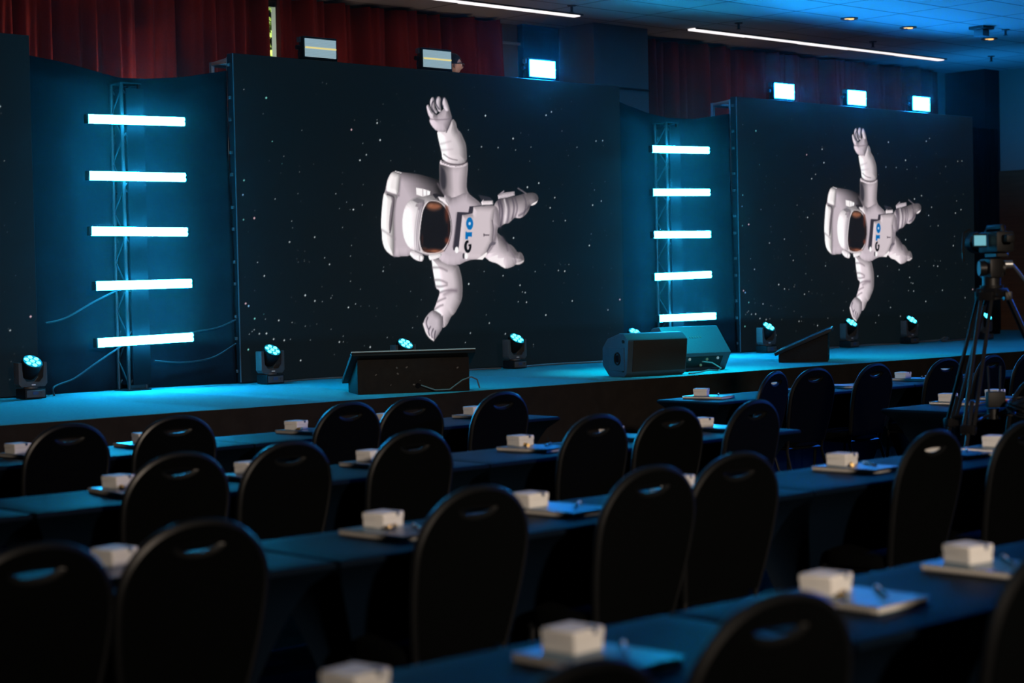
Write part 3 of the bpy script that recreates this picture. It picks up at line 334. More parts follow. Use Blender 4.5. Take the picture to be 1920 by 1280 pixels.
STARS=json.loads(r"""[[0.108,0.322,0.4,"w"],[0.355,0.387,1,"c"],[0.407,0.78,0.5,"c"],[0.74,0.669,0.3,"w"],[1.326,0.633,1,"r"],[1.633,0.554,0.8,"w"],[1.636,0.523,0.35,"w"],[1.668,0.72,1,"w"],[1.498,0.872,0.6,"w"],[1.42,0.925,0.8,"w"],[1.459,0.759,0.3,"w"],[0.084,1.148,0.7,"c"],[0.071,1.283,0.7,"b"],[0.422,1.313,0.5,"w"],[1.121,1.255,0.5,"w"],[1.319,1.401,0.8,"w"],[1.157,1.395,0.3,"w"],[1.246,1.333,0.3,"w"],[1.432,1.357,0.4,"w"],[0.53,0.918,0.3,"w"],[0.511,0.983,0.25,"c"],[0.868,0.975,0.2,"w"],[1.788,0.912,0.25,"w"],[1.713,0.37,0.2,"w"],[0.703,1.057,0.25,"w"],[0.684,1.257,0.3,"w"],[1.447,1.156,0.25,"w"],[0.184,1.495,1.2,"r"],[0.069,1.507,0.6,"c"],[0.606,1.52,0.4,"w"],[0.608,1.583,0.3,"w"],[0.862,1.664,0.6,"w"],[0.569,1.713,0.6,"w"],[1.187,1.576,0.35,"w"],[1.292,1.743,0.35,"w"],[0.211,1.898,0.5,"w"],[0.973,1.865,0.5,"w"],[1.025,1.921,0.6,"w"],[1.275,1.848,0.4,"w"],[0.282,2.03,0.7,"w"],[0.738,2.215,1,"w"],[0.845,2.268,0.7,"w"],[0.931,2.279,0.35,"w"],[1.031,2.243,0.4,"w"],[1.052,2.225,0.3,"w"],[1.237,2.339,0.7,"w"],[1.324,2.309,0.5,"w"],[1.388,2.166,0.3,"w"],[0.072,2.28,1,"r"],[0.103,2.298,1,"b"],[0.163,2.42,0.8,"c"],[0.431,2.443,0.7,"w"],[0.578,2.465,0.4,"w"],[0.267,2.376,0.3,"c"],[0.281,2.427,0.35,"w"],[0.153,2.522,0.5,"w"],[0.134,2.539,0.4,"w"],[0.098,2.56,0.4,"w"],[0.214,2.56,0.6,"w"],[0.291,2.556,0.9,"w"],[0.369,2.611,0.7,"w"],[0.489,2.629,0.7,"w"],[0.555,2.618,0.35,"w"],[0.084,2.696,0.8,"c"],[1.117,2.669,0.7,"w"],[1.168,2.669,0.35,"w"],[1.169,2.615,0.35,"w"],[1.49,2.729,0.8,"w"],[1.696,2.646,0.4,"w"],[2.017,2.557,0.4,"w"],[2.081,2.451,0.3,"w"],[2.005,2.202,0.3,"w"],[2.133,2.281,0.25,"w"],[1.664,1.992,0.6,"w"],[1.671,1.96,0.3,"w"],[0.669,2.826,0.7,"w"],[0.729,2.507,0.35,"w"],[0.779,2.636,0.3,"w"],[1.022,2.544,0.3,"w"],[1.268,2.088,0.4,"w"],[0.667,1.905,0.2,"w"],[2.262,2.066,0.3,"w"],[1.581,2.359,0.2,"w"],[3.039,0.415,1.1,"w"],[3.891,0.364,0.8,"w"],[3.97,0.326,0.7,"w"],[3.41,0.633,1.1,"w"],[2.971,0.736,0.6,"w"],[3.203,0.732,0.55,"w"],[3.443,0.75,0.5,"w"],[3.665,0.714,0.45,"w"],[4.118,0.526,0.4,"w"],[4.626,0.61,0.6,"w"],[4.73,0.606,0.6,"w"],[4.335,0.691,0.5,"w"],[4.198,0.782,0.3,"w"],[3.642,0.857,0.35,"w"],[3.599,1.133,1.1,"w"],[3.766,1.087,0.9,"w"],[3.991,1.24,0.7,"w"],[3.924,1.343,0.7,"w"],[4.552,1.307,0.8,"w"],[4.69,1.261,0.7,"w"],[4.582,1.145,0.5,"w"],[4.137,1.477,0.6,"w"],[4.747,1.049,0.3,"w"],[4.358,0.889,0.25,"w"],[2.81,0.84,0.4,"w"],[2.799,0.568,0.4,"w"],[2.929,0.967,0.25,"w"],[3.958,1.488,0.4,"w"],[3.52,0.573,0.3,"w"],[2.745,0.361,0.2,"w"],[3.386,1.667,0.9,"w"],[4.493,1.743,0.9,"w"],[4.526,1.623,0.45,"w"],[2.971,2.013,0.5,"w"],[3.231,2.055,0.6,"w"],[3.684,2.016,0.5,"w"],[4.025,2.011,0.6,"w"],[4.118,2.019,0.8,"w"],[4.178,1.947,0.4,"w"],[2.762,2.136,1.1,"w"],[3.468,2.163,0.7,"w"],[3.501,2.232,0.5,"w"],[3.535,2.235,0.6,"w"],[3.434,2.334,0.5,"w"],[3.556,2.341,0.7,"w"],[4.22,2.336,0.7,"w"],[4.761,2.446,0.6,"w"],[4.946,2.343,1.1,"r"],[3.829,2.483,0.8,"w"],[3.026,2.541,0.6,"w"],[2.988,2.455,0.3,"w"],[2.771,2.634,0.55,"w"],[2.698,2.731,0.5,"w"],[3.245,2.661,0.6,"w"],[3.638,2.783,0.35,"w"],[4.104,2.142,0.25,"w"],[3.828,1.95,0.25,"w"],[4.538,1.977,0.2,"w"]]""")

# ------------------------------------------------------------------ the setting
FLOOR_X0, FLOOR_X1, FLOOR_Y0, FLOOR_Y1 = -4.0, 25.17, -6.0, 16.45
CEIL = 4.84
STAGE = 0.77
STAGE_Y = 10.97
b = MB(); b.box(((FLOOR_X0+FLOOR_X1)/2, (FLOOR_Y0+FLOOR_Y1)/2, -0.05), (FLOOR_X1-FLOOR_X0+0.6, FLOOR_Y1-FLOOR_Y0+0.6, 0.1))
struct(b, 'floor', M['floor'], 'dark carpeted floor of the conference hall', 'floor')
b = MB(); b.box(((FLOOR_X0+FLOOR_X1)/2, (FLOOR_Y0+FLOOR_Y1)/2, CEIL+0.05), (FLOOR_X1-FLOOR_X0+0.6, FLOOR_Y1-FLOOR_Y0+0.6, 0.1))
struct(b, 'ceiling', M['tiles'], 'tiled hall ceiling lit blue over the right side', 'ceiling')
b = MB(); b.box((FLOOR_X0-0.1, 5.2, 2.42), (0.2, 22.6, 4.84)); struct(b, 'wall_left', M['wall_dark'], 'dark side wall of the hall on the left', 'wall')
b = MB(); b.box((10.5, FLOOR_Y0-0.1, 2.42), (29.4, 0.2, 4.84)); struct(b, 'wall_front', M['wall_dark'], 'rear wall of the hall behind the seating', 'wall')
# back wall with a window opening (x 10.9-12.4, z 1.6-4.5)
WX0, WX1, WZ0, WZ1 = 10.9, 12.4, 1.6, 4.80
b = MB()
yb = 16.55
b.box(((FLOOR_X0+WX0)/2, yb, 2.42), (WX0-FLOOR_X0, 0.2, 4.84))
b.box(((WX1+FLOOR_X1)/2, yb, 2.42), (FLOOR_X1-WX1+0.3, 0.2, 4.84))
b.box(((WX0+WX1)/2, yb, WZ0/2), (WX1-WX0, 0.2, WZ0))
b.box(((WX0+WX1)/2, yb, (WZ1+CEIL)/2), (WX1-WX0, 0.2, CEIL-WZ1))
struct(b, 'wall_back', M['wall_beige'], 'beige back wall of the hall behind the red curtains', 'wall')
wn = MB()
for x in (WX0+0.03, 11.875, WX1-0.03): wn.box((x, 16.52, (WZ0+WZ1)/2), (0.05, 0.08, WZ1-WZ0))
for z in (WZ0+0.03, WZ1-0.03): wn.box(((WX0+WX1)/2, 16.52, z), (WX1-WX0, 0.07, 0.06))
win = struct(wn, 'window_1', M['white_frame'], 'tall window behind the gap between the red curtains', 'window')
g = MB(); g.box(((WX0+WX1)/2, 16.47, (WZ0+WZ1)/2), (WX1-WX0-0.06, 0.008, WZ1-WZ0-0.06)); g.build('glass_pane', M['glass'], win, smooth=False)

# right wall: cream above, wood panelling below
b = MB(); b.box((25.27, 5.0, 2.42), (0.2, 22.6, 4.84)); struct(b, 'wall_right', M['cream'], 'cream painted side wall above the wood panelling', 'wall')
b = MB(); b.box((25.13, 4.4, 1.63), (0.08, 22.6, 3.26)); struct(b, 'trim_1', M['wood'], 'dark wood panelling along the lower right wall', 'wall panel')
b = MB(); b.box((24.97, 16.1, 2.42), (0.42, 0.75, 4.84)); struct(b, 'trim_2', M['wall_dark'], 'dark pilaster in the far right corner', 'pilaster')
# column between the two curtain stretches
b = MB(); b.box((16.6, 16.12, 2.42), (0.98, 0.74, 4.84)); cl = struct(b, 'trim_3', M['column'], 'square column in front of the back wall right of the middle screen', 'column')
b = MB(); b.box((16.6, 15.745, 4.06), (0.985, 0.02, 0.022)); b.build('joint_strip', M['wall_dark'], cl, smooth=False)
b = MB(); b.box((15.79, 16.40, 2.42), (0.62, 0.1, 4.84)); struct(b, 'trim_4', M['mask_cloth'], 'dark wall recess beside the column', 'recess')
b = MB(); b.box((15.3, 16.42, 4.60), (0.6, 0.05, 0.03)); struct(b, 'trim_5', M['white_frame'], 'pale rail over the beige wall gap beside the curtain', 'rail')

# hedge outside the window
t = thing('hedge', 'sunlit green foliage seen through the slit between the curtains', 'hedge', (13.4, 18.6, 0))
b = MB(); rnd = random.Random(3)
for k in range(5000):
    p = Vector((rnd.uniform(-1.6, 1.2), rnd.uniform(-0.35, 0.35), rnd.uniform(2.6, 5.4)))
    n = Vector((rnd.uniform(-.6, .6), rnd.uniform(-1, -.2), rnd.uniform(-.2, 1))).normalized()
    u = n.orthogonal().normalized(); u = Matrix.Rotation(rnd.uniform(0, 6.28), 3, n) @ u; v = n.cross(u)
    s = rnd.uniform(.07, .13)
    q = [p-u*s, p-v*s*.45+n*.008, p+u*s, p+v*s*.45+n*.008]
    b.bm.faces.new([b.bm.verts.new(x) for x in q])
b.build('leaves', M['leaf'], t, smooth=False)
b = MB()
for k in range(7): b.tube([(-1.5+.42*k, .1, 0), (-1.45+.42*k, .12, 1.6), (-1.3+.38*k, .05, 5.4)], [.04, .03, .012], 6)
b.build('stem', M['wood'], t)

# ------------------------------------------------------------------ stage
st = thing('stage', 'carpeted stage platform with a dark cloth skirt across the hall', 'stage', (14.5, 13.6, 0))
sx0, sx1 = -3.9, 25.05
b = MB()
nx = 160; rows = []
rs = random.Random(11)
prof = [(STAGE_Y, STAGE-0.012), (STAGE_Y+0.03, STAGE), (16.2, STAGE)]
ph = [rs.uniform(0, 6.28) for _ in range(6)]
def wob(x): return 0.010*math.sin(1.7*x+ph[0]) + 0.007*math.sin(4.3*x+ph[1]) + 0.004*math.sin(9.1*x+ph[2])
for k in range(nx+1):
    x = sx0 + (sx1-sx0)*k/nx; e = wob(x)
    rows.append([Vector((x-14.5, y-13.6 + (e if i < 2 else 0), z)) for i, (y, z) in enumerate(((STAGE_Y+.014, STAGE-0.06), (STAGE_Y+.003, STAGE-0.012), (STAGE_Y+0.014, STAGE), (16.2, STAGE), (16.2, STAGE-0.06)))])
for a, c in zip(rows, rows[1:]):
    pass
vr = [[b.bm.verts.new(p) for p in r] for r in rows]
for a, c in zip(vr, vr[1:]):
    for i in range(4): b.bm.faces.new((a[i], a[i+1], c[i+1], c[i]))
    b.bm.faces.new((a[4], a[0], c[0], c[4]))
b.bm.faces.new(vr[0]); b.bm.faces.new(vr[-1][::-1])
b.build('stage_deck', M['carpet'], st)
b = MB(); vr = []
for k in range(400):
    x = sx0 + (sx1-sx0)*k/399
    f = 0.008*math.sin(x*11+2*math.sin(x*1.3)) + 0.006*math.sin(x*23)
    vr.append([b.bm.verts.new(Vector((x-14.5, STAGE_Y-0.006-13.6 + wob(x)*(1 if z > .7 else .3) + f*s_*.6 + 0.010*s2, z))) for z, s_, s2 in ((STAGE-0.003, .05, 0), (.5, .7, 0), (.25, 1, -.6), (0.0, 1.2, -1.5))])
for a, c in zip(vr, vr[1:]):
    for i in range(3): b.bm.faces.new((a[i], a[i+1], c[i+1], c[i]))
b.build('stage_skirt', M['skirt'], st)

# ------------------------------------------------------------------ curtains and drapes
def pleated(name, m, x0, x1, y, z0, z1, seed, label, cat, amp=0.16, top_dark=False, group=None, slant=0.0):
    rg = random.Random(seed); n = int((x1-x0)*70); b_ = MB(); cols = []
    A = [(rg.uniform(.6, .9), rg.uniform(11, 14), rg.uniform(0, 6.28)), (rg.uniform(.5, .7), rg.uniform(23, 31), rg.uniform(0, 6.28)), (.5, rg.uniform(4, 6), rg.uniform(0, 6.28)), (.34, rg.uniform(43, 54), rg.uniform(0, 6.28))]
    nz = 9
    for k in range(n+1):
        s = k/n; x = x0+(x1-x0)*s
        col = []
        for j in range(nz):
            tz = j/(nz-1); z = z0+(z1-z0)*tz
            f = sum(a*math.sin(w_*(x+0.02*math.sin(3*tz+p))+p+0.6*tz*math.sin(p)) for a, w_, p in A)
            f = math.copysign(abs(f)**1.15, f)
            col.append(b_.bm.verts.new((x + slant*(1-tz)*s, y + amp*f*(0.55+0.45*(1-tz)), z)))
        cols.append(col)
    for a, c in zip(cols, cols[1:]):
        for j in range(nz-1): b_.bm.faces.new((a[j], a[j+1], c[j+1], c[j]))
    o = b_.build(name, m, ang=80)
    sm = o.modifiers.new('thick', 'SOLIDIFY'); sm.thickness = 0.006
    return tag(o, label, cat, group)
pleated('curtain', M['velvet'], 3.2, 11.565, 16.22, 0.78, 4.80, 1, 'long red pleated curtain left of the bright window slit', 'curtain', group='red curtains along the back wall')
pleated('curtain', M['velvet'], 11.645, 15.10, 16.22, 0.78, 4.80, 2, 'red pleated curtain above the middle screen, right of the window slit', 'curtain', group='red curtains along the back wall', slant=0.14)
pleated('curtain', M['velvet'], 17.25, 24.28, 16.22, 0.78, 4.80, 3, 'dark red pleated curtain above the right screen', 'curtain', group='red curtains along the back wall', slant=0.05)
# curtain rails
# black drapes between the screens, sagging at the top
def drape(x0, x1, tops, yc, label):
    b_ = MB(); cols = []; n = 70; nz = 16
    for k in range(n+1):
        s = k/n; x = x0+(x1-x0)*s
        zt = np.interp(s, [q[0] for q in tops], [q[1] for q in tops])
        col = []
        for j in range(nz+1):
            tz = j/nz; z = STAGE+0.004+(zt-STAGE-0.004)*tz
            y = yc - 0.07*max(0, (s-.72)/.28)**2 + 0.06*math.sin(PI*s) + 0.012*math.sin(x*9+2.2*tz) + 0.010*math.sin(x*17+tz*3)*(1-tz) + 0.02*math.sin(5*tz+4*s)*tz
            if tz < .12: y -= 0.02*(1-tz/.12)
            col.append(b_.bm.verts.new((x, y, z)))
        cols.append(col)
    for a, c in zip(cols, cols[1:]):
        for j in range(nz): b_.bm.faces.new((a[j], a[j+1], c[j+1], c[j]))
    o = b_.build('drape', M['black_cloth'], ang=80)
    o.modifiers.new('thick', 'SOLIDIFY').thickness = 0.004
    return tag(o, label, 'drape', 'black drapes between the screens')
drape(7.50, 9.468, [(0, 3.64), (.12, 3.62), (.3, 3.57), (.48, 3.515), (.6, 3.52), (.8, 3.56), (1, 3.63)], 14.015, 'black cloth drape between the left and middle screens, sagging at its top')
drape(14.63, 16.538, [(0, 3.66), (.12, 3.60), (.3, 3.55), (.5, 3.505), (.75, 3.515), (1, 3.59)], 14.015, 'black cloth drape between the middle and right screens')
pleated('drape', M['mask_cloth'], 21.60, 23.3, 14.6, STAGE+.004, 3.75, 9, 'plain black masking drape beside the right edge of the right screen', 'drape', amp=0.03, group='black drapes between the screens')

# ------------------------------------------------------------------ LED screens
def srgb2lin(a):
    a = np.asarray(a, float)/255.0
    return np.where(a <= 0.04045, a/12.92, ((a+0.055)/1.055)**2.4)
SW, SH = 5.0, 3.0
GX, GZ = 640, 384
px = SW/(GX-1)
gu, gv = np.meshgrid(np.linspace(0, SW, GX), np.linspace(0, SH, GZ))
img = np.zeros((GZ, GX, 3)); img[:] = (9, 16, 19)
img += (np.array((3, 1, 0))[None, None, :]*np.clip(1-((gu-1.6)**2+(gv-1.9)**2)/2.5, 0, 1)[..., None])
def chaikin(p, n, closed=True):
    p = np.asarray(p, float)
    for _ in range(n):
        if closed:
            q = np.roll(p, -1, 0); p = np.stack([.75*p+.25*q, .25*p+.75*q], 1).reshape(-1, 2)
        else:
            a, q = p[:-1], p[1:]; m_ = np.stack([.75*a+.25*q, .25*a+.75*q], 1).reshape(-1, 2)
            p = np.vstack([p[:1], m_, p[-1:]])
    return p
def window(p, mg):
    x0, y0 = p.min(0)-mg; x1, y1 = p.max(0)+mg
    i0 = max(0, int(x0/px)); i1 = min(GX, int(x1/px)+2); j0 = max(0, int(y0/px)); j1 = min(GZ, int(y1/px)+2)
    return slice(j0, j1), slice(i0, i1)
def segdist(U, V, a, b_):
    d = b_-a; L2 = max(d@d, 1e-12)
    t = np.clip(((U-a[0])*d[0]+(V-a[1])*d[1])/L2, 0, 1)
    return (U-a[0]-t*d[0])**2+(V-a[1]-t*d[1])**2
LD = np.array((-.62, .30, .72)); LD = LD/np.linalg.norm(LD)
def paint():
    for L in LAYERS:
        if L[0] == 'P':
            _, pts, col, kind, R, sm, grad, amb, dif, al, soft = L
            p = chaikin(pts, sm) if sm else np.asarray(pts, float)
            sj, si = window(p, .06); U, V = gu[sj, si], gv[sj, si]
            d2 = np.full(U.shape, 1e9); ins = np.zeros(U.shape, bool)
            for a, c in zip(p, np.roll(p, -1, 0)):
                d2 = np.minimum(d2, segdist(U, V, a, c))
                if a[1] != c[1]:
                    hit = ((a[1] > V) != (c[1] > V)) & (U < (c[0]-a[0])*(V-a[1])/(c[1]-a[1])+a[0])
                    ins ^= hit
            sd = np.sqrt(d2)*np.where(ins, -1, 1)
            alpha = np.clip(.5-sd/(px*1.1), 0, 1) if not soft else np.clip(-sd/soft, 0, 1)**1.2
            shade = np.ones(U.shape)
            if kind == 'puff':
                t = np.clip(-sd/R, 0, 1); gy, gx = np.gradient(sd, px)
                gl = np.hypot(gx, gy)+1e-6; k = (1-t)
                nz_ = np.sqrt(np.clip(1-k*k, 0, 1))
                lam = np.clip(LD[0]*gx/gl*k+LD[1]*gy/gl*k+LD[2]*nz_, 0, 1)
                shade = amb+dif*lam/.86*1.15
            if grad:
                ax, ay, bx, by, g0, g1 = grad; d = np.array((bx-ax, by-ay)); t = np.clip(((U-ax)*d[0]+(V-ay)*d[1])/(d@d), 0, 1)
                shade = shade*(g0+(g1-g0)*t)
            c3 = np.clip(np.array(col)[None, None, :]*shade[..., None], 0, 255)
            A_ = (alpha*al)[..., None]
            img[sj, si] = img[sj, si]*(1-A_)+c3*A_
        else:
            _, pts, col, wd, al, sm = L
            p = chaikin(pts, sm, False) if sm else np.asarray(pts, float)
            sj, si = window(p, wd*2+.02); U, V = gu[sj, si], gv[sj, si]
            d2 = np.full(U.shape, 1e9)
            for a, c in zip(p, p[1:]): d2 = np.minimum(d2, segdist(U, V, a, c))
            alpha = np.exp(-d2/(wd*.62)**2)*al
            img[sj, si] = img[sj, si]*(1-alpha[..., None])+np.array(col)[None, None, :]*alpha[..., None]
stars = list(STARS); rs = random.Random(5)
for _ in range(150): stars.append([rs.uniform(.05, 4.95), rs.uniform(.1, 2.95), rs.uniform(.08, .22), 'w'])
TINT = dict(w=(235, 245, 248), c=(150, 255, 240), b=(150, 210, 255), r=(255, 205, 215))
for u, v, br, tn in stars:
    i, j = int(round(u/px)), int(round(v/px))
    if not (1 <= i < GX-1 and 1 <= j < GZ-1): continue
    c = np.array(TINT[tn])
    for dj in (-1, 0, 1):
        for di in (-1, 0, 1):
            f = min(1, br*1.3) if di == 0 and dj == 0 else br*(.55 if abs(di)+abs(dj) == 1 else .12)*(1 if br > .5 else .5)
            img[j+dj, i+di] = img[j+dj, i+di]*(1-min(1, f))+c*min(1, f)
paint()
lin = np.ones((GZ*GX, 4), np.float32); lin[:, :3] = srgb2lin(img.reshape(-1, 3))
me = bpy.data.meshes.new('display')
co = np.zeros((GZ*GX, 3), np.float32); co[:, 0] = gu.ravel()-SW/2; co[:, 1] = 0; co[:, 2] = SH-gv.ravel()
idx = np.arange(GZ*GX).reshape(GZ, GX)
quads = np.stack([idx[1:, :-1], idx[1:, 1:], idx[:-1, 1:], idx[:-1, :-1]], -1).reshape(-1, 4).astype(np.int32)
me.vertices.add(len(co)); me.vertices.foreach_set('co', co.ravel())
me.loops.add(quads.size); me.loops.foreach_set('vertex_index', quads.ravel())
me.polygons.add(len(quads)); me.polygons.foreach_set('loop_start', np.arange(0, quads.size, 4, dtype=np.int32))
me.update(calc_edges=True)
at_ = me.attributes.new('picture', 'FLOAT_COLOR', 'POINT'); at_.data.foreach_set('color', lin.ravel())
m = mat('led_picture', (0.004, 0.005, 0.006), 0.6, spec=0.12); nt = m.node_tree
an = nt.nodes.new('ShaderNodeAttribute'); an.attribute_name = 'picture'
nt.links.new(an.outputs['Color'], nt.nodes['Principled BSDF'].inputs['Emission Color'])
nt.nodes['Principled BSDF'].inputs['Emission Strength'].default_value = 1.0
m.cycles.emission_sampling = 'NONE'
me.materials.append(m)
SCRY = 13.87
def screen(xc, width, label):
    t = thing('led_screen', label, 'screen', (xc, SCRY, STAGE+0.002), 0, 'led screens across the stage')
    b = MB(); b.box((0, 0.05, 1.508), (width, 0.09, 3.012), bev=0.004, seg=1); b.build('cabinet', M['black_metal'], t)
    d = bpy.data.objects.new('display', me); COL.objects.link(d); d.parent = t; d.location = (0, 0.003, 0.010); d.scale = ((width-.012)/SW, 1, 1)
    lt = None
    for k in range(6):
        for zz in (.10, .40):
            if lt is None:
                b = MB(); b.box((0, 0, 0), (0.018, 0.04, 0.03), bev=0.004, seg=1); o = lt = b.build('latch', M['dark_grey'], t)
            else: o = lt.copy(); COL.objects.link(o); o.parent = t
            o.location = (-width/2-0.008, 0.05, 0.012+k*.5+zz)
    b = MB(); b.box((-width/2+0.004, 0.003, 1.51), (0.008, 0.008, 3.0)); b.build('edge_trim', M['alu'], t, smooth=False)
    # rear support frame
    b = MB()
    for x in (-width/2+.04, 0, width/2-.04):
        b.tube([(x, .12, 0), (x, .12, 2.99)], .025, 8); b.tube([(x, .40, 0), (x, .40, 2.97)], .025, 8)
        b.tube([(x, .12, 2.97), (x, .40, 2.95)], .02, 8); b.tube([(x, .12, 2.72), (x, .40, 2.70)], .02, 8)
        b.tube([(x, .12, .03), (x, .40, .03)], .02, 8)
        for k in range(5): b.tube([(x, .12, .1+k*.52), (x, .40, .55+k*.52)], .012, 6)
    for z in (.05, 2.95): b.tube([(-width/2+.04, .40, z), (width/2-.04, .40, z)], .025, 8)
    b.build('support_frame', M['alu'], t)
    return t
screen(4.93, 5.06, 'left LED screen cut by the picture edge, dark with a few stars')
screen(12.035, 5.10, 'middle LED screen showing a floating astronaut, behind the prompter wedge')
screen(19.05, 4.976, 'right LED screen showing the smaller-looking astronaut beside the masking drape')

# ------------------------------------------------------------------ truss towers with light bars
def truss_tower(xc, yc, top, label):
    t = thing('truss_tower', label, 'truss', (xc, yc, STAGE+0.001), 0, 'truss towers carrying the light bars')
    h = top-STAGE; r = .085
    for sx in (-1, 1):
        for sy in (-1, 1):
            b = MB(); b.tube([(sx*r, sy*r, 0.01), (sx*r, sy*r, h-.012)], .017, 10); b.build('chord', M['truss'], t)
    b = MB(); b.box((0, 0, 0.006), (.24, .22, .012)); b.box((0, -.085, .03), (.17, .012, .035)); b.build('base_plate', M['truss'], t, smooth=False)
    b = MB(); b.box((0, 0, h-.006), (.21, .21, .012)); b.build('top_plate', M['truss'], t, smooth=False)
    b = MB(); n = 6
    for k in range(n):
        z0 = .05+(h-.1)*k/n; z1 = .05+(h-.1)*(k+1)/n; zm = (z0+z1)/2
        for s_ in (-1, 1):
            b.tube([(-r, s_*r, z0), (r, s_*r, zm)], .008, 6); b.tube([(r, s_*r, zm), (-r, s_*r, z1)], .008, 6)
            b.tube([(s_*r, -r, z0), (s_*r, r, zm)], .008, 6); b.tube([(s_*r, r, zm), (s_*r, -r, z1)], .008, 6)
    b.build('lacing', M['truss'], t)
    b = MB(); b.box((.032, -.002, h/2), (.172, .216, h-.10)); b.build('cloth_lining', M['mask_cloth'], t, smooth=False)
    return t
truss_tower(8.37, 13.895, 3.44, 'aluminium truss tower between the left and middle screens')
truss_tower(15.35, 13.895, 3.42, 'aluminium truss tower between the middle and right screens')

def light_bar(loc, rot_y, label):
    t = thing('light_bar', label, 'light bar', loc, 0, 'glowing cyan light bars on the trusses')
    t.rotation_euler = (0, rot_y, 0)
    for dz in (-.0195, .0195):
        b = MB(); b.cyl((-.475, -.008, dz), (.475, -.008, dz), .019, n=16); b.build('tube', M['bar_glow'], t)
    b = MB(); b.box((0, .024, 0), (.97, .020, .050), bev=.004, seg=1); b.build('housing', M['black_metal'], t)
    for s_ in (-1, 1):
        b = MB(); b.box((s_*.486, 0, 0), (.022, .050, .080), bev=.008); b.build('end_cap', M['black_plastic'], t)
    b = MB(); b.box((-.07, .040, 0), (.05, .020, .05), bev=.004, seg=1); b.build('clamp', M['black_metal'], t)
    return t
ORD = ['topmost', 'second from the top', 'middle', 'fourth from the top', 'lowest']
for xs_, zs_, rot_, nm in (
    ((8.38, 8.375, 8.38, 8.41, 8.41), (3.11, 2.625, 2.15, 1.69, 1.21), (-.020, -.010, .002, -.010, -.020), 'left truss beside the middle screen'),
    ((15.405, 15.405, 15.405, 15.405, 15.47), (3.11, 2.63, 2.155, 1.69, 1.22), (-.020, -.020, -.010, -.020, -.004), 'truss between the middle and right screens')):
    for k in range(5):
        light_bar((xs_[k], 13.735, zs_[k]), rot_[k], '%s cyan light bar on the %s' % (ORD[k], nm))

# ------------------------------------------------------------------ flood panels on top of the screens
TOPZ = STAGE+0.002+3.014
def flood(xc, lit, label):
    t = thing('flood_light', label, 'flood light', (xc, 13.92, TOPZ), 0, 'flood panels standing on the screens')
    b = MB(); b.box((0, .035, .12), (.40, .07, .215), bev=.008); b.build('housing', M['black_metal'], t)
    fm = M['flood_glow'] if lit else M['flood_dim']
    b = MB()
    for z in (.075, .165): b.box((0, -.006, z), (.365, .012, .082 if not lit else .086), bev=.002, seg=1)
    b.build('light_face', fm, t, smooth=False)
    b = MB(); b.cyl((-.18, -.010, .12), (.18, -.010, .12), .009, n=10); b.build('strobe_tube', M['flood_tube'] if not lit else M['flood_glow'], t)
    b = MB(); b.tube([(-.215, .04, .12), (-.225, .04, .06), (-.225, .04, .0115), (.225, .04, .0115), (.225, .04, .06), (.215, .04, .12)], .010, 6)
    b.build('yoke', M['black_metal'], t)
    b = MB(); b.cyl((-.215, .04, .12), (-.25, .04, .12), .022, n=12); b.build('knob', M['black_plastic'], t)
    b = MB(); b.box((-.235, .02, .19), (.012, .05, .045)); b.build('control_plate', M['dark_grey'], t, smooth=False)
    return t
flood(10.52, False, 'dimly glowing grey flood panel with a yellow tube, left one on the middle screen')
flood(11.98, False, 'dimly glowing grey flood panel on the middle screen hiding half of the person')
flood(13.45, True, 'lit blue-white flood panel at the right end of the middle screen')
flood(17.52, True, 'lit blue-white flood panel, left of three on the right screen')
flood(18.98, True, 'lit blue-white flood panel, middle of three on the right screen')
flood(20.39, True, 'lit blue-white flood panel, right of three on the right screen')

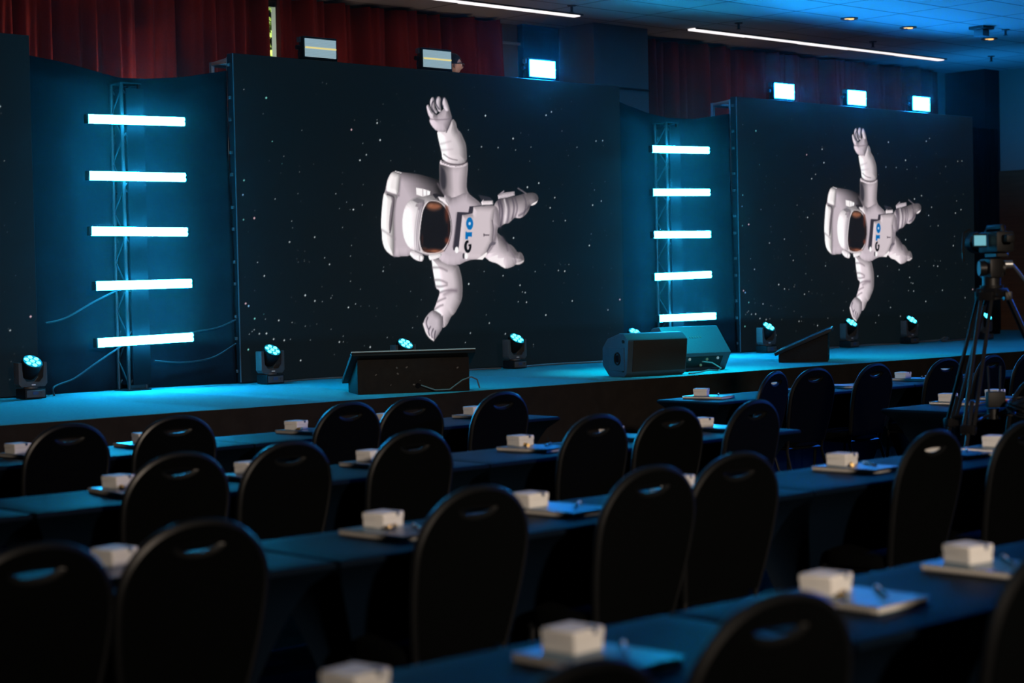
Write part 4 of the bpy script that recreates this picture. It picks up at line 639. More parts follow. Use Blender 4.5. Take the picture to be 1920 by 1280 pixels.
# ------------------------------------------------------------------ moving heads along the screens
def moving_head(loc, label, rz=0.0):
    t = thing('moving_head_light', label, 'stage light', loc, rz, 'moving head lights on the stage floor')
    b = MB(); b.box((0, 0, .055), (.23, .20, .10), bev=.012); base = b.build('base', M['black_plastic'], t)
    b = MB(); b.box((0, -.102, .055), (.20, .006, .072), bev=.002, seg=1); b.build('control_panel', M['dark_grey'], base)
    b = MB(); b.box((-.005, -.106, .06), (.06, .004, .032)); b.build('display', M['print'], base, smooth=False)
    b = MB(); b.cyl((.068, -.104, .06), (.068, -.115, .06), .013, n=12); b.build('dial', M['dark_grey'], base)
    b = MB(); b.cyl((0, 0, .105), (0, 0, .122), .07, n=20)
    out = [(-.155, .365), (-.155, .155), (-.13, .122), (.13, .122), (.155, .155), (.155, .365), (.115, .365), (.115, .215), (.07, .165), (-.07, .165), (-.115, .215), (-.115, .365)]
    b.prism(out, lambda x, z, tt: Vector((x, tt, z)), -.055, .055, bev=.006)
    b.build('yoke', M['dark_grey'], t)
    b = MB(); b.box((0, -.058, .143), (.042, .004, .012)); b.build('badge', M['white_mark'], t, smooth=False)
    t.scale = (.82, .82, .82)
    # head: a drum tilted back, lens up and towards the hall
    ax = Vector((0, -.62, .785)).normalized(); c = Vector((0, 0, .315)); u = Vector((1, 0, 0)); v = ax.cross(u)
    b = MB(); ring_ = lambda d, r: [c+ax*d+u*(r*math.cos(2*PI*k/24))+v*(r*math.sin(2*PI*k/24)) for k in range(24)]
    b.loft([ring_(-.115, .045), ring_(-.10, .075), ring_(-.03, .098), ring_(.05, .104), ring_(.075, .104), ring_(.078, .094)])
    b.build('head', M['black_plastic'], t)
    b = MB(); b.cyl(c+ax*.0775, c+ax*.081, .093, n=24); lp = b.build('lens_plate', M['lens_plate'], t)
    for k in range(7):
        a = 2*PI*k/6+.5; rr = 0 if k == 6 else .061
        q = c+ax*.081+u*(rr*math.cos(a))+v*(rr*math.sin(a))
        b = MB(); b.cyl(q, q+ax*.006, .024, .019, n=14); b.build('lens', M['lens_glow'], lp)
    return t
HX = [(7.21, 'at the far left, below the left light bars'), (9.59, 'at the lower left corner of the middle screen'), (11.15, 'half hidden behind the prompter wedge'), (12.62, 'right of the prompter wedge, under the astronaut'),
      (14.38, 'peeking over the lying loudspeakers'), (16.65, 'at the lower left corner of the right screen'), (18.25, "below the right astronaut's lower hand"), (19.52, 'in front of the right part of the right screen'), (21.25, 'behind the tripod legs')]
mh = None
for k, (x, where) in enumerate(HX):
    lab = 'moving head light with cyan lenses, ' + where
    if mh is None: mh = moving_head((x, 13.55, STAGE+.001), lab)
    else: dup(mh, (x, 13.55, STAGE+.001), 0.0, lab)

# ------------------------------------------------------------------ prompter wedges
def prompter(loc, rz, label, wd=.92, dp=.40):
    t = thing('prompter_wedge', label, 'floor monitor', loc, rz, 'prompter wedges at the stage front')
    # local: back face at y=0 towards the hall, panel falling towards +y
    b = MB(); prof = [(0, 0), (0, .275-.2*0), (.03, .275), (dp, .075), (dp, 0)]
    b.prism(prof, lambda y, z, x: Vector((x, y, z)), -wd/2, wd/2, bev=.004); b.build('body', M['wedge'], t)
    a = math.atan2(-.20, dp-.03); q = dp/.40; yc = (dp+.0)/2; zc = .275-.20*(yc-.03)/(dp-.03)+.0225
    b = MB(); b.box((0, yc, zc), (wd+.10, .50*q, .035), rot=Rx(a), bev=.006); pn = b.build('screen_panel', M['black_plastic'], t)
    b = MB(); b.box((0, yc+.008, zc+.018), (wd+.02, .42*q, .004), rot=Rx(a)); b.build('screen_glass', M['pen'], pn, smooth=False)
    b = MB(); b.box((0, yc-.25*q*math.cos(a)+.004, zc-.25*q*math.sin(a)+.014), (wd+.10, .010, .008), rot=Rx(a)); b.build('edge_strip', M['page'], pn, smooth=False)
    b = MB(); b.cyl((.03, -.001, .055), (.03, -.005, .055), .022, n=16); b.build('cable_hole', M['mask_cloth'], t)
    b = MB(); rg = random.Random(4)
    for k in range(8): b.box((rg.uniform(-.38, .42), -.001, rg.uniform(.05, .22)), (rg.uniform(.006, .02), .003, rg.uniform(.004, .012)), rot=Ry(rg.uniform(-1, 1)))
    b.build('scuff', M['dark_grey'], t, smooth=False)
    return t
prompter((9.34, 11.22, STAGE+.001), math.radians(-27), 'dark prompter wedge with overhanging tilted screen at the stage front, middle screen side')
prompter((15.32, 11.64, STAGE+.001), math.radians(36), 'black prompter wedge seen from its side, in front of the right screen', .80, .50)
t = MB(); t.tube([(9.37, 11.17, .83), (9.45, 11.09, .79), (9.56, 11.04, .79), (9.66, 11.0, .86), (9.74, 10.98, .885), (9.80, 10.975, .86), (9.83, 10.98, .79)], .006, 6)
tag(t.build('power_cable', M['grey_cable']), 'thin grey cable looping from the hole in the prompter wedge', 'cable')

# ------------------------------------------------------------------ loudspeakers lying on the stage
def speaker_wedge(loc, rz):
    t = thing('loudspeaker', 'dark loudspeaker lying on its side, grille towards the hall, blue-lit end', 'loudspeaker', loc, rz, 'loudspeakers lying at the stage front')
    # profile in (y, z): grille plane at the front (-y), rear chamfers
    prof = [(-.17, .03), (-.13, 0), (.10, 0), (.20, .10), (.20, .26), (.12, .345), (-.06, .395), (-.13, .39), (-.205, .33)]
    b = MB(); b.prism(prof, lambda y, z, x: Vector((x, y, z)), -.34, .34, bev=.018); b.build('cabinet', M['speaker'], t)
    n = Vector((0, -.17+.205, 0))
    ang = math.atan2(.205-.17, .33-.03)
    b = MB(); b.box((.02, -.190, .19), (.60, .012, .285), rot=Rx(ang), bev=.005); b.build('grille', M['grille'], t)
    b = MB(); b.box((-.343, -.02, .16), (.008, .25, .21), bev=.003, seg=1); p = b.build('end_plate', M['speaker'], t)
    b = MB(); b.tube([Vector((-.349, -.045+.04*math.cos(a), .165+.052*math.sin(a))) for a in np.linspace(0, 2*PI, 20, endpoint=False)], .009, 8, closed=True); b.build('pole_socket', M['black_plastic'], p)
    b = MB(); b.cyl((-.346, -.045, .165), (-.349, -.045, .165), .034, n=16); b.build('socket_hole', M['mask_cloth'], p)
    for (y, z) in ((-.13, .32), (-.12, .06)):
        b = MB(); b.cyl((-.341, y, z), (-.346, y, z), .016, n=12); b.build('screw', M['black_plastic'], t)
    return t
speaker_wedge((12.18, 11.33, STAGE+.001), math.radians(-10))
t = thing('loudspeaker', 'teal-lit loudspeaker wedge with its back and cable sockets towards the hall', 'loudspeaker', (13.03, 11.53, STAGE+.001), math.radians(-14), 'loudspeakers lying at the stage front')
prof = [(-.09, 0), (.22, 0), (.26, .28), (.16, .410), (.03, .424), (-.20, .172)]
b = MB(); b.prism(prof, lambda y, z, x: Vector((x, y, z)), -.335, .335, bev=.016); b.build('cabinet', M['speaker'], t)
b = MB(); b.box((0, -.147, .086), (.50, .006, .12), rot=Rx(math.atan2(.11, .172))); rp = b.build('rear_panel', M['black_plastic'], t, smooth=False)
for (x, z, mm) in ((-.13, .115, 'white_mark'), (.19, .12, 'white_mark'), (.02, .055, 'brass'), (.07, .11, 'brass')):
    b = MB(); yy = -.09-.11*z/.172; b.cyl((x, yy+.008, z), (x, yy-.014, z), .014, n=10); b.build('socket', M[mm], rp)
b = MB(); ra = math.atan2(.253, .23)
for k in range(5): b.box((-.05+.03*k, -.066, .320), (.012, .022, .005), rot=Rx(ra))
b.build('raised_mark', M['dark_grey'], t, smooth=False)
b = MB(); b.tube([(13.0, 11.36, .86), (13.03, 11.26, .85), (13.04, 11.16, .80), (12.95, 11.12, .782), (12.75, 11.06, .80), (12.6, 11.05, .783), (12.45, 11.04, .781)], .007, 6)
tag(b.build('speaker_cable', M['grey_cable']), 'pale speaker cable running from the wedge sockets along the stage edge', 'cable')

# cables on the stage floor under the screens and across the left drape
def cable(name, pts, r, label, m='cable'):
    p = [Vector(q) for q in pts]; out = []
    for i in range(len(p)-1):
        a = p[max(0, i-1)]; b_ = p[i]; c = p[i+1]; d = p[min(len(p)-1, i+2)]
        for k in range(8):
            s = k/8; out.append(.5*((2*b_)+(-a+c)*s+(2*a-5*b_+4*c-d)*s*s+(-a+3*b_-3*c+d)*s**3))
    out.append(p[-1])
    b = MB(); b.tube(out, r, 6); return tag(b.build(name, M[m]), label, 'cable')
zf = STAGE+.012
cable('floor_cable', [(9.75, 13.58, zf), (10.2, 13.72, zf), (10.6, 13.66, zf), (11.0, 13.6, zf)], .008, 'cable on the stage between the two leftmost lights of the middle screen', 'grey_cable')
cable('floor_cable', [(11.3, 13.6, zf), (11.7, 13.72, zf), (12.1, 13.66, zf), (12.47, 13.6, zf)], .008, 'cable on the stage right behind the prompter wedge', 'grey_cable')
cable('floor_cable', [(12.78, 13.62, zf), (13.3, 13.74, zf), (13.7, 13.68, zf), (14.22, 13.6, zf)], .010, 'cable on the stage running to the light behind the loudspeakers', 'grey_cable')
cable('floor_cable', [(16.85, 13.6, zf), (17.3, 13.7, zf), (17.8, 13.62, zf), (18.08, 13.58, zf)], .010, 'cable on the stage at the left foot of the right screen', 'grey_cable')
cable('floor_cable', [(18.42, 13.6, zf), (18.8, 13.7, zf), (19.1, 13.6, zf), (19.34, 13.58, zf)], .010, 'cable on the stage between the two lights below the right astronaut', 'grey_cable')
cable('floor_cable', [(19.7, 13.6, zf), (20.1, 13.72, zf), (20.3, 13.5, zf+.02), (20.15, 13.45, zf+.05), (20.25, 13.55, zf), (20.8, 13.6, zf), (21.05, 13.58, zf)], .012, 'looped cable on the stage at the right foot of the right screen', 'grey_cable')
cable('power_cable', [(8.22, 13.80, 1.66), (8.0, 13.88, 1.55), (7.75, 13.92, 1.42), (7.56, 13.92, 1.38)], .009, 'dark cable sagging left from the fourth bar of the left truss')
cable('power_cable', [(8.22, 13.80, 1.17), (8.0, 13.88, 1.02), (7.8, 13.90, .90), (7.6, 13.88, .84), (7.5, 13.7, zf)], .009, 'dark cable sagging left from the lowest bar of the left truss')
cable('power_cable', [(8.56, 13.84, 1.02), (8.9, 13.92, .99), (9.2, 13.90, 1.02), (9.43, 13.85, 1.14)], .009, 'dark cable from the left truss to the middle screen, lower one')
cable('power_cable', [(8.84, 13.775, 1.24), (9.0, 13.88, 1.26), (9.25, 13.88, 1.29), (9.43, 13.84, 1.36)], .008, 'dark cable from the left truss to the middle screen, upper one')

# ------------------------------------------------------------------ ceiling fittings
def strip(x0, x1, y, n, label):
    t = thing('linear_ceiling_light', label, 'ceiling light', ((x0+x1)/2, y, CEIL), 0, 'linear ceiling lights')
    L = (x1-x0)/n
    for k in range(n):
        xa = x0+L*k-(x0+x1)/2
        b = MB(); b.box((xa+L/2, 0.012*((-1)**k), -.012), (L-.02, .105, .022)); b.build('diffuser', M['strip_glow'], t, smooth=False)
    b = MB()
    for s_ in (-1, 1): b.box((0, s_*.078, -.008), (x1-x0, .016, .018))
    b.build('frame', M['dark_grey'], t, smooth=False)
    return t
strip(9.9, 15.52, 15.42, 3, 'long white ceiling light line left of the column')
strip(17.52, 23.1, 15.39, 5, 'long white ceiling light line over the right screen, in five lengths')
for x, y, nm in ((18.50, 13.66, 'leftmost of three small warm downlights in the blue ceiling'), (19.81, 13.70, 'middle of three small warm downlights in the blue ceiling'), (21.68, 13.69, 'rightmost of three small warm downlights in the blue ceiling')):
    t = thing('downlight', nm, 'downlight', (x, y, CEIL), 0, 'small ceiling downlights')
    b = MB(); b.tube([(0.10*math.cos(a), .10*math.sin(a), -.004) for a in np.linspace(0, 2*PI, 24, endpoint=False)], .012, 6, closed=True); b.build('trim_ring', M['dark_grey'], t)
    for s_ in (-1, 1):
        b = MB(); b.cyl((s_*.04, 0, -.002), (s_*.04, 0, -.014), .034, n=14); b.build('lamp', M['downlight_glow'], t)
for x, y, nm in ((14.93, 14.94, 'ceiling sprinkler beyond the end of the left light line'), (17.66, 14.73, 'ceiling sprinkler just above the start of the right light line'), (20.58, 14.81, 'ceiling sprinkler above the middle of the right light line'), (23.42, 14.76, 'ceiling sprinkler in the blue corner by the right wall'), (21.07, 13.06, 'ceiling sprinkler right of the ceiling projector mount')):
    t = thing('sprinkler', nm, 'sprinkler', (x, y, CEIL), 0, 'ceiling sprinklers')
    b = MB(); b.cyl((0, 0, 0), (0, 0, -.012), .055, .045, n=16); b.build('rose', M['dark_grey'], t)
    b = MB(); b.cyl((0, 0, -.012), (0, 0, -.075), .016, n=10); b.cyl((0, 0, -.075), (0, 0, -.08), .03, n=12); b.build('nozzle', M['dark_grey'], t)
t = thing('ceiling_sensor', 'small square device hanging from the blue ceiling near the downlights', 'sensor', (20.58, 13.11, CEIL), 0)
b = MB(); b.box((0, 0, -.02), (.26, .22, .04), bev=.01); b.build('mount', M['dark_grey'], t)
b = MB(); b.box((0, 0, -.085), (.16, .14, .09), bev=.02); b.build('body', M['column'], t)

# ------------------------------------------------------------------ tables with stretch covers
ROWN = dict(A='stage-side row', B='second row', C='third row', D='nearest row')
ROWY = dict(A=8.50, B=6.52, C=4.56, D=2.57)
TZ = 0.75
def make_table(L):
    t = thing('banquet_table', '', 'table', (0, 0, 0), 0, 'long tables in black stretch covers')
    W_ = .60; n1, n2 = 26, 8
    def ring_(tt):
        ix, iy = .30*tt**.7, .25*tt**.5
        hx, hy = L/2-ix, W_/2-iy
        bow = .10*math.sin(PI*min(1, tt)*.93)
        z = (TZ-.022) - (TZ-.045)*tt
        pts = []
        for k in range(n1): s_ = k/n1; pts.append((-hx+2*hx*s_, -hy+bow*math.sin(PI*s_)**.7))
        for k in range(n2): s_ = k/n2; pts.append((hx-.5*bow*math.sin(PI*s_)**.7, -hy+2*hy*s_))
        for k in range(n1): s_ = k/n1; pts.append((hx-2*hx*s_, hy-bow*math.sin(PI*s_)**.7))
        for k in range(n2): s_ = k/n2; pts.append((-hx+.5*bow*math.sin(PI*s_)**.7, hy-2*hy*s_))
        lift = [0]*len(pts)
        q = []
        for i, (x, y) in enumerate(pts):
            side = i % (n1+n2); s_ = (side/n1) if side < n1 else (side-n1)/n2
            q.append(Vector((x, y, z + (.10 if side < n1 else .05)*tt*tt*math.sin(PI*s_))))
        return q
    def edge(z, sh):
        hx, hy = L/2-sh, W_/2-sh; pts = []
        for k in range(n1): pts.append(Vector((-hx+2*hx*k/n1, -hy, z)))
        for k in range(n2): pts.append(Vector((hx, -hy+2*hy*k/n2, z)))
        for k in range(n1): pts.append(Vector((hx-2*hx*k/n1, hy, z)))
        for k in range(n2): pts.append(Vector((-hx, hy-2*hy*k/n2, z)))
        return pts
    b = MB(); b.loft([edge(TZ-.001, .12), edge(TZ, .02), edge(TZ-.003, .004), edge(TZ-.012, 0)]+[ring_(x) for x in (0, .08, .16, .26, .38, .52, .68, .84, 1.0)], cap=True)
    b.build('stretch_cover', M['table_cloth'], t, ang=50)
    for sx in (-1, 1):
        for sy in (-1, 1):
            b = MB(); b.cyl((sx*(L/2-.30), sy*(W_/2-.25), .0), (sx*(L/2-.30), sy*(W_/2-.25), .03), .03, .022, n=12); b.build('foot', M['black_plastic'], t)
    return t
TABS = {}
for row, xs_, blk in (('A', [1.05, 3.48, 5.90], 'left of the aisle'), ('A', [9.90, 12.32], 'right of the aisle'), ('B', [1.05, 3.48, 5.90], 'left of the aisle'), ('B', [9.92], 'right of the aisle'), ('C', [1.05, 3.48, 5.90], 'left of the aisle'), ('D', [1.05, 3.48], 'left of the aisle')):
    for k, x in enumerate(xs_):
        nm = {1: ['only'], 2: ['left', 'right'], 3: ['left', 'middle', 'right']}[len(xs_)][k]
        lab = 'long black stretch-covered table, the %s one of the %s %s' % (nm, ROWN[row], blk)
        if 'p' not in TABS:
            TABS['p'] = make_table(2.41); o = TABS['p']; o['label'] = lab
            o.location = (x+1.205, ROWY[row]+.30, 0)
        else: dup(TABS['p'], (x+1.205, ROWY[row]+.30, 0), 0, lab)

# ------------------------------------------------------------------ chairs
CH = .965
def make_chair():
    t = thing('banquet_chair', '', 'chair', (0, 0, 0), 0, 'black banquet chairs along the tables')
    z0 = .44; H = CH-z0
    def P(x, s, d=0.0):        # s: height above z0; back leans to -y
        return Vector((x, .105*(1-s/H) + d, z0+s))
    a = .232; bb = .205
    def halfw(s): return .19+.042*math.sin(min(1, s/(H-bb))*PI/2)
    outl = []
    for k in range(9): s_ = (H-bb)*k/9; outl.append((halfw(s_), s_))
    for k in range(0, 29):
        an = PI*k/28; outl.append((a*math.copysign(abs(math.cos(an))**.92, math.cos(an)), H-bb+bb*math.sin(an)**.95))
    for k in range(8, -1, -1): s_ = (H-bb)*k/9; outl.append((-halfw(s_), s_))
    hs, hw = H-.060, .088
    hole = [(hw*math.cos(an), hs+(.014 if math.sin(an) > 0 else .036)*math.sin(an)) for an in np.linspace(0, 2*PI, 24, endpoint=False)]
    b = MB(); bm = b.bm
    o_ = [bm.verts.new(P(x*.965, .004+s*.985, -.016)) for x, s in outl]; h_ = [bm.verts.new(P(x, s, -.016)) for x, s in hole]
    es = [bm.edges.new((l[i], l[(i+1) % len(l)])) for l in (o_, h_) for i in range(len(l))]
    bmesh.ops.triangle_fill(bm, edges=es, use_beauty=True)
    r = bmesh.ops.extrude_face_region(bm, geom=bm.faces[:])
    bmesh.ops.translate(bm, verts=[v for v in r['geom'] if isinstance(v, bmesh.types.BMVert)], vec=(0, .036, 0))
    b.build('backrest', M['chair_fabric'], t)
    b = MB(); b.tube([P(x, s, 0.0) for x, s in outl], .0155, 8, flat=1.0); b.build('back_rim', M['chair_frame'], t)
    b = MB(); b.tube([P(x, s, -.001) for x, s in hole], .0085, 6, closed=True, flat=2.2); b.build('hand_grip', M['chair_frame'], t)
    # seat
    so = []
    for k in range(36):
        an = 2*PI*k/36; c_, s_ = math.cos(an), math.sin(an)
        so.append((.215*math.copysign(abs(c_)**.55, c_), .275+.185*math.copysign(abs(s_)**.55, s_)))
    b = MB(); b.loft([[Vector((x*k1, .275+(y-.275)*k1, z)) for x, y in so] for k1, z in ((.90, .405), (1, .415), (1.0, .445), (.965, .463), (.85, .473), (.5, .477))]); b.build('seat', M['chair_fabric'], t)
    b = MB(); b.tube([(-.19, .11, .40), (.19, .11, .40), (.19, .43, .40), (-.19, .43, .40)], .011, 6, closed=True); b.build('seat_frame', M['chair_frame'], t)
    for sx in (-1, 1):
        b = MB(); b.tube([P(sx*.19, .02), (sx*.19, .112, .38), (sx*.20, .06, .20), (sx*.205, .01, .0)], .0115, 8); b.build('leg', M['chair_frame'], t)
        b = MB(); b.tube([(sx*.185, .425, .41), (sx*.195, .435, .20), (sx*.20, .445, .0)], .0115, 8); b.build('leg', M['chair_frame'], t)
    b = MB(); b.tube([(-.195, .438, .14), (.195, .438, .14)], .008, 6); b.build('stretcher', M['chair_frame'], t)
    b = MB(); b.tube([(-.203, .035, .10), (.203, .035, .10)], .008, 6); b.build('stretcher', M['chair_frame'], t)
    return t
ORDN = ['first', 'second', 'third', 'fourth', 'fifth', 'sixth', 'seventh', 'eighth', 'ninth']
CHAIRS = [('A', 'left of the aisle', [(4.47, 8.02, 2), (5.09, 8.02, -3), (6.25, 8.07, 2), (6.74, 8.10, -1), (7.35, 8.00, 3)]),
          ('A', 'right of the aisle', [(9.93, 8.00, 14), (10.45, 8.06, -2), (11.18, 8.06, 1), (12.09, 8.05, -2), (12.74, 8.05, 3), (13.32, 8.05, 0)]),
          ('B', 'left of the aisle', [(3.91, 6.15, -2), (4.48, 6.20, 2), (5.16, 6.20, 0), (6.27, 6.15, 2), (6.83, 6.17, -3), (7.48, 6.16, 4)]),
          ('B', 'right of the aisle', [(10.02, 6.02, -3)]),
          ('C', 'left of the aisle', [(2.24, 4.20, 3), (2.77, 4.27, -2), (3.81, 4.27, 1), (4.59, 4.24, 0), (5.14, 4.32, -3), (6.34, 4.28, 2), (6.98, 4.24, -1)]),
          ('D', 'left of the aisle', [(2.13, 2.13, 3), (2.86, 2.30, -4), (3.80, 2.24, 2)])]
ch0 = None
for row, blk, lst in CHAIRS:
    for k, (x, y, rz) in enumerate(lst):
        wh = 'in the %s %s' % (ROWN[row], blk) if row in 'AB' else 'in the %s of tables' % ROWN[row]
        lab = 'black round-backed chair, %s from left %s' % (ORDN[k], wh)
        if len(lst) == 1: lab = 'blue-sheened black round-backed chair behind the tripod, right of the aisle'
        if ch0 is None:
            ch0 = make_chair(); ch0['label'] = lab; ch0.location = (x, y, 0); ch0.rotation_euler = (0, 0, math.radians(rz))
        else: dup(ch0, (x, y, 0), math.radians(rz), lab)

# ------------------------------------------------------------------ place settings: notebook, white box, pen
def make_notebook():
    t = thing('notebook', '', 'notebook', (0, 0, 0), 0, 'spiral notebooks on the tables')
    b = MB(); b.box((0.004, 0, .0095), (.215, .318, .0155)); b.build('pages', M['page'], t, smooth=False)
    b = MB(); b.box((0.004, 0, .0183), (.225, .33, .0018), bev=.0006, seg=1); b.build('front_cover', M['cover'], t, smooth=False)
    b = MB(); b.box((0.004, 0, .001), (.225, .33, .0018)); b.build('back_cover', M['cover'], t, smooth=False)
    b = MB()
    for k in range(26):
        y = -.152+.304*k/25
        b.tube([Vector((-.106+.0085*math.cos(a), y+.002*math.sin(a), .0105+.0100*math.sin(a))) for a in np.linspace(0, 2*PI, 10, endpoint=False)], .0014, 5, closed=True)
    b.build('wire_binding', M['wire'], t)
    return t
def make_box():
    t = thing('gift_box', '', 'box', (0, 0, 0), 0, 'small white boxes on the notebooks')
    b = MB(); b.box((0, 0, .022), (.100, .100, .044), bev=.002, seg=1); b.build('box_base', M['paper'], t)
    b = MB(); b.box((0, 0, .041), (.104, .104, .024), bev=.003, seg=1); b.build('lid', M['paper'], t)
    b = MB(); b.box((.020, -.0525, .046), (.014, .0015, .012)); b.box((.020, -.040, .0536), (.016, .026, .0012)); b.build('printed_mark', M['print'], t, smooth=False)
    return t
def make_pen():
    t = thing('pen', '', 'pen', (0, 0, 0), 0, 'pens on the notebooks')
    b = MB(); b.cyl((0, -.060, .0065), (0, .055, .0065), .0055, n=10); b.cyl((0, -.060, .0065), (0, -.074, .0065), .0055, .0015, n=10); b.build('barrel', M['pen'], t)
    b = MB(); b.cyl((0, .050, .0065), (0, .070, .0065), .0065, n=10); b.box((0, .045, .0128), (.005, .045, .002)); b.build('clip_cap', M['pen_light'], t)
    return t
def make_sweet():
    t = thing('wrapped_sweet', '', 'sweet', (0, 0, 0), 0, 'gold wrapped sweets beside the boxes')
    b = MB(); b.ball((0, 0, .009), (.014, .010, .009), 12, 8); b.build('wrapper', M['gold'], t)
    b = MB()
    for s_ in (-1, 1): b.cyl((s_*.012, 0, .009), (s_*.027, 0, .009), .003, .009, n=8)
    b.build('twist_end', M['gold'], t)
    return t
#          x     y    box_rot  nb_dx  nb_dy  nb_rot  sweet
SETS = [('A', 'left of the aisle', [(4.66, 8.92, 4, .05, -.07, 5, 0), (5.44, 8.93, -8, -.04, -.07, -4, 0), (6.50, 8.93, 12, .02, -.08, 8, 1), (7.20, 8.93, 6, .02, -.07, -4, 0), (7.94, 8.93, 0, .0, -.07, 8, 0)]),
        ('A', 'right of the aisle', [(10.17, 8.90, 30, .02, -.05, 14, 0), (11.05, 8.92, 10, .04, -.06, 4, 0), (12.75, 8.92, 6, .06, -.06, 8, 0), (13.35, 8.92, -5, -.03, -.06, 0, 0)]),
        ('B', 'left of the aisle', [(4.09, 6.93, 8, -.01, -.09, -6, 1), (4.79, 6.95, 4, -.03, -.08, -4, 0), (5.50, 6.95, 6, -.02, -.08, 4, 1), (6.51, 6.96, -2, -.01, -.11, 10, 1), (7.21, 6.97, 10, .06, -.08, 4, 0), (7.95, 6.96, -10, .06, -.10, 0, 0)]),
        ('B', 'right of the aisle', [(10.49, 6.98, 14, .02, -.07, 4, 0), (11.02, 6.95, 0, .03, -.06, 0, 0)]),
        ('C', 'left of the aisle', [(2.90, 4.95, 10, -.05, -.08, -6, 0), (3.99, 4.98, 8, -.03, -.09, 4, 1), (4.71, 4.99, 0, .05, -.11, 4, 0), (5.50, 4.95, 8, .02, -.09, 2, 0), (6.64, 4.98, 4, -.01, -.08, 2, 1), (7.40, 5.00, 10, .03, -.08, -4, 0), (7.80, 4.92, 12, -.04, -.06, 4, 0)]),
        ('D', 'left of the aisle', [(2.28, 2.95, 8, .0, -.10, 4, 0), (2.90, 2.94, 4, .0, -.075, 2, 0), (3.88, 2.97, 5, .02, -.07, 0, 1), (4.57, 2.98, -8, .0, -.07, 2, 0)])]
nb0 = bx0 = pn0 = sw0 = None
rg = random.Random(21)
for row, blk, lst in SETS:
    for k, (x, y, br, dx, dy, nr, sw) in enumerate(lst):
        wh = '%s from the left, %s %s' % (ORDN[k], ROWN[row], blk) if row in 'AB' else '%s from the left on the %s of tables' % (ORDN[k], ROWN[row])
        if row+blk == 'Bright of the aisle': wh = ['near the table end', 'half behind the tripod legs'][k]+', second row right of aisle'
        nbl = 'dark notebook under a box, '+wh; bxl = 'small white card box, '+wh; pnl = 'pen beside the box, '+wh
        nx_, ny_ = x+dx, y+dy
        if nb0 is None:
            nb0 = make_notebook(); nb0['label'] = nbl; nb0.location = (nx_, ny_, TZ+.0005); nb0.rotation_euler = (0, 0, math.radians(nr))
            bx0 = make_box(); bx0['label'] = bxl; bx0.location = (x, y, TZ+.0200); bx0.rotation_euler = (0, 0, math.radians(br))
            pn0 = make_pen(); pn0['label'] = pnl; pn0.location = (nx_+.055, ny_-.05, TZ+.0202); pn0.rotation_euler = (0, 0, math.radians(-30))
        else:
            dup(nb0, (nx_, ny_, TZ+.0005), math.radians(nr), nbl)
            dup(bx0, (x, y, TZ+.0200), math.radians(br), bxl)
            dup(pn0, (nx_+.062, ny_-.045+rg.uniform(-.02, .02), TZ+.0202), math.radians(rg.uniform(-60, -20)), pnl)
        if sw:
            lab = 'gold wrapped sweet by the box, '+wh
            sx_, sy_ = x-.03, y-.078
            if sw0 is None:
                sw0 = make_sweet(); sw0['label'] = lab; sw0.location = (sx_, sy_, TZ+.0202); sw0.rotation_euler = (0, 0, .5)
            else: dup(sw0, (sx_, sy_, TZ+.0202), rg.uniform(0, 1.2), lab)
# a notebook of its own, without a box
dup(nb0, (11.72, 8.80, TZ+.0005), math.radians(6), 'dark spiral notebook with no box between two chairs, stage-side row right of the aisle')

# ------------------------------------------------------------------ person behind the middle screen
PX, PY, PZF = 12.80, 14.62, 2.37
t = thing('work_platform', 'metal work platform behind the middle screen that the person stands on', 'platform', (PX-.1, 14.75, STAGE+.001))
ph_ = PZF-STAGE-.003
b = MB(); b.box((0, 0, ph_-.03), (1.1, .8, .06), bev=.006); b.build('deck', M['black_metal'], t)
for sx in (-1, 1):
    for sy in (-1, 1):
        b = MB(); b.tube([(sx*.5, sy*.35, 0), (sx*.5, sy*.35, ph_-.05)], .024, 8); b.build('leg', M['alu'], t)
b = MB()
for sy in (-1, 1):
    b.tube([(-.5, sy*.35, .2), (.5, sy*.35, ph_-.2)], .014, 6)
    for z in (.3, .7, 1.1): b.tube([(-.5, sy*.35, z), (.5, sy*.35, z)], .012, 6)
b.build('brace', M['alu'], t)

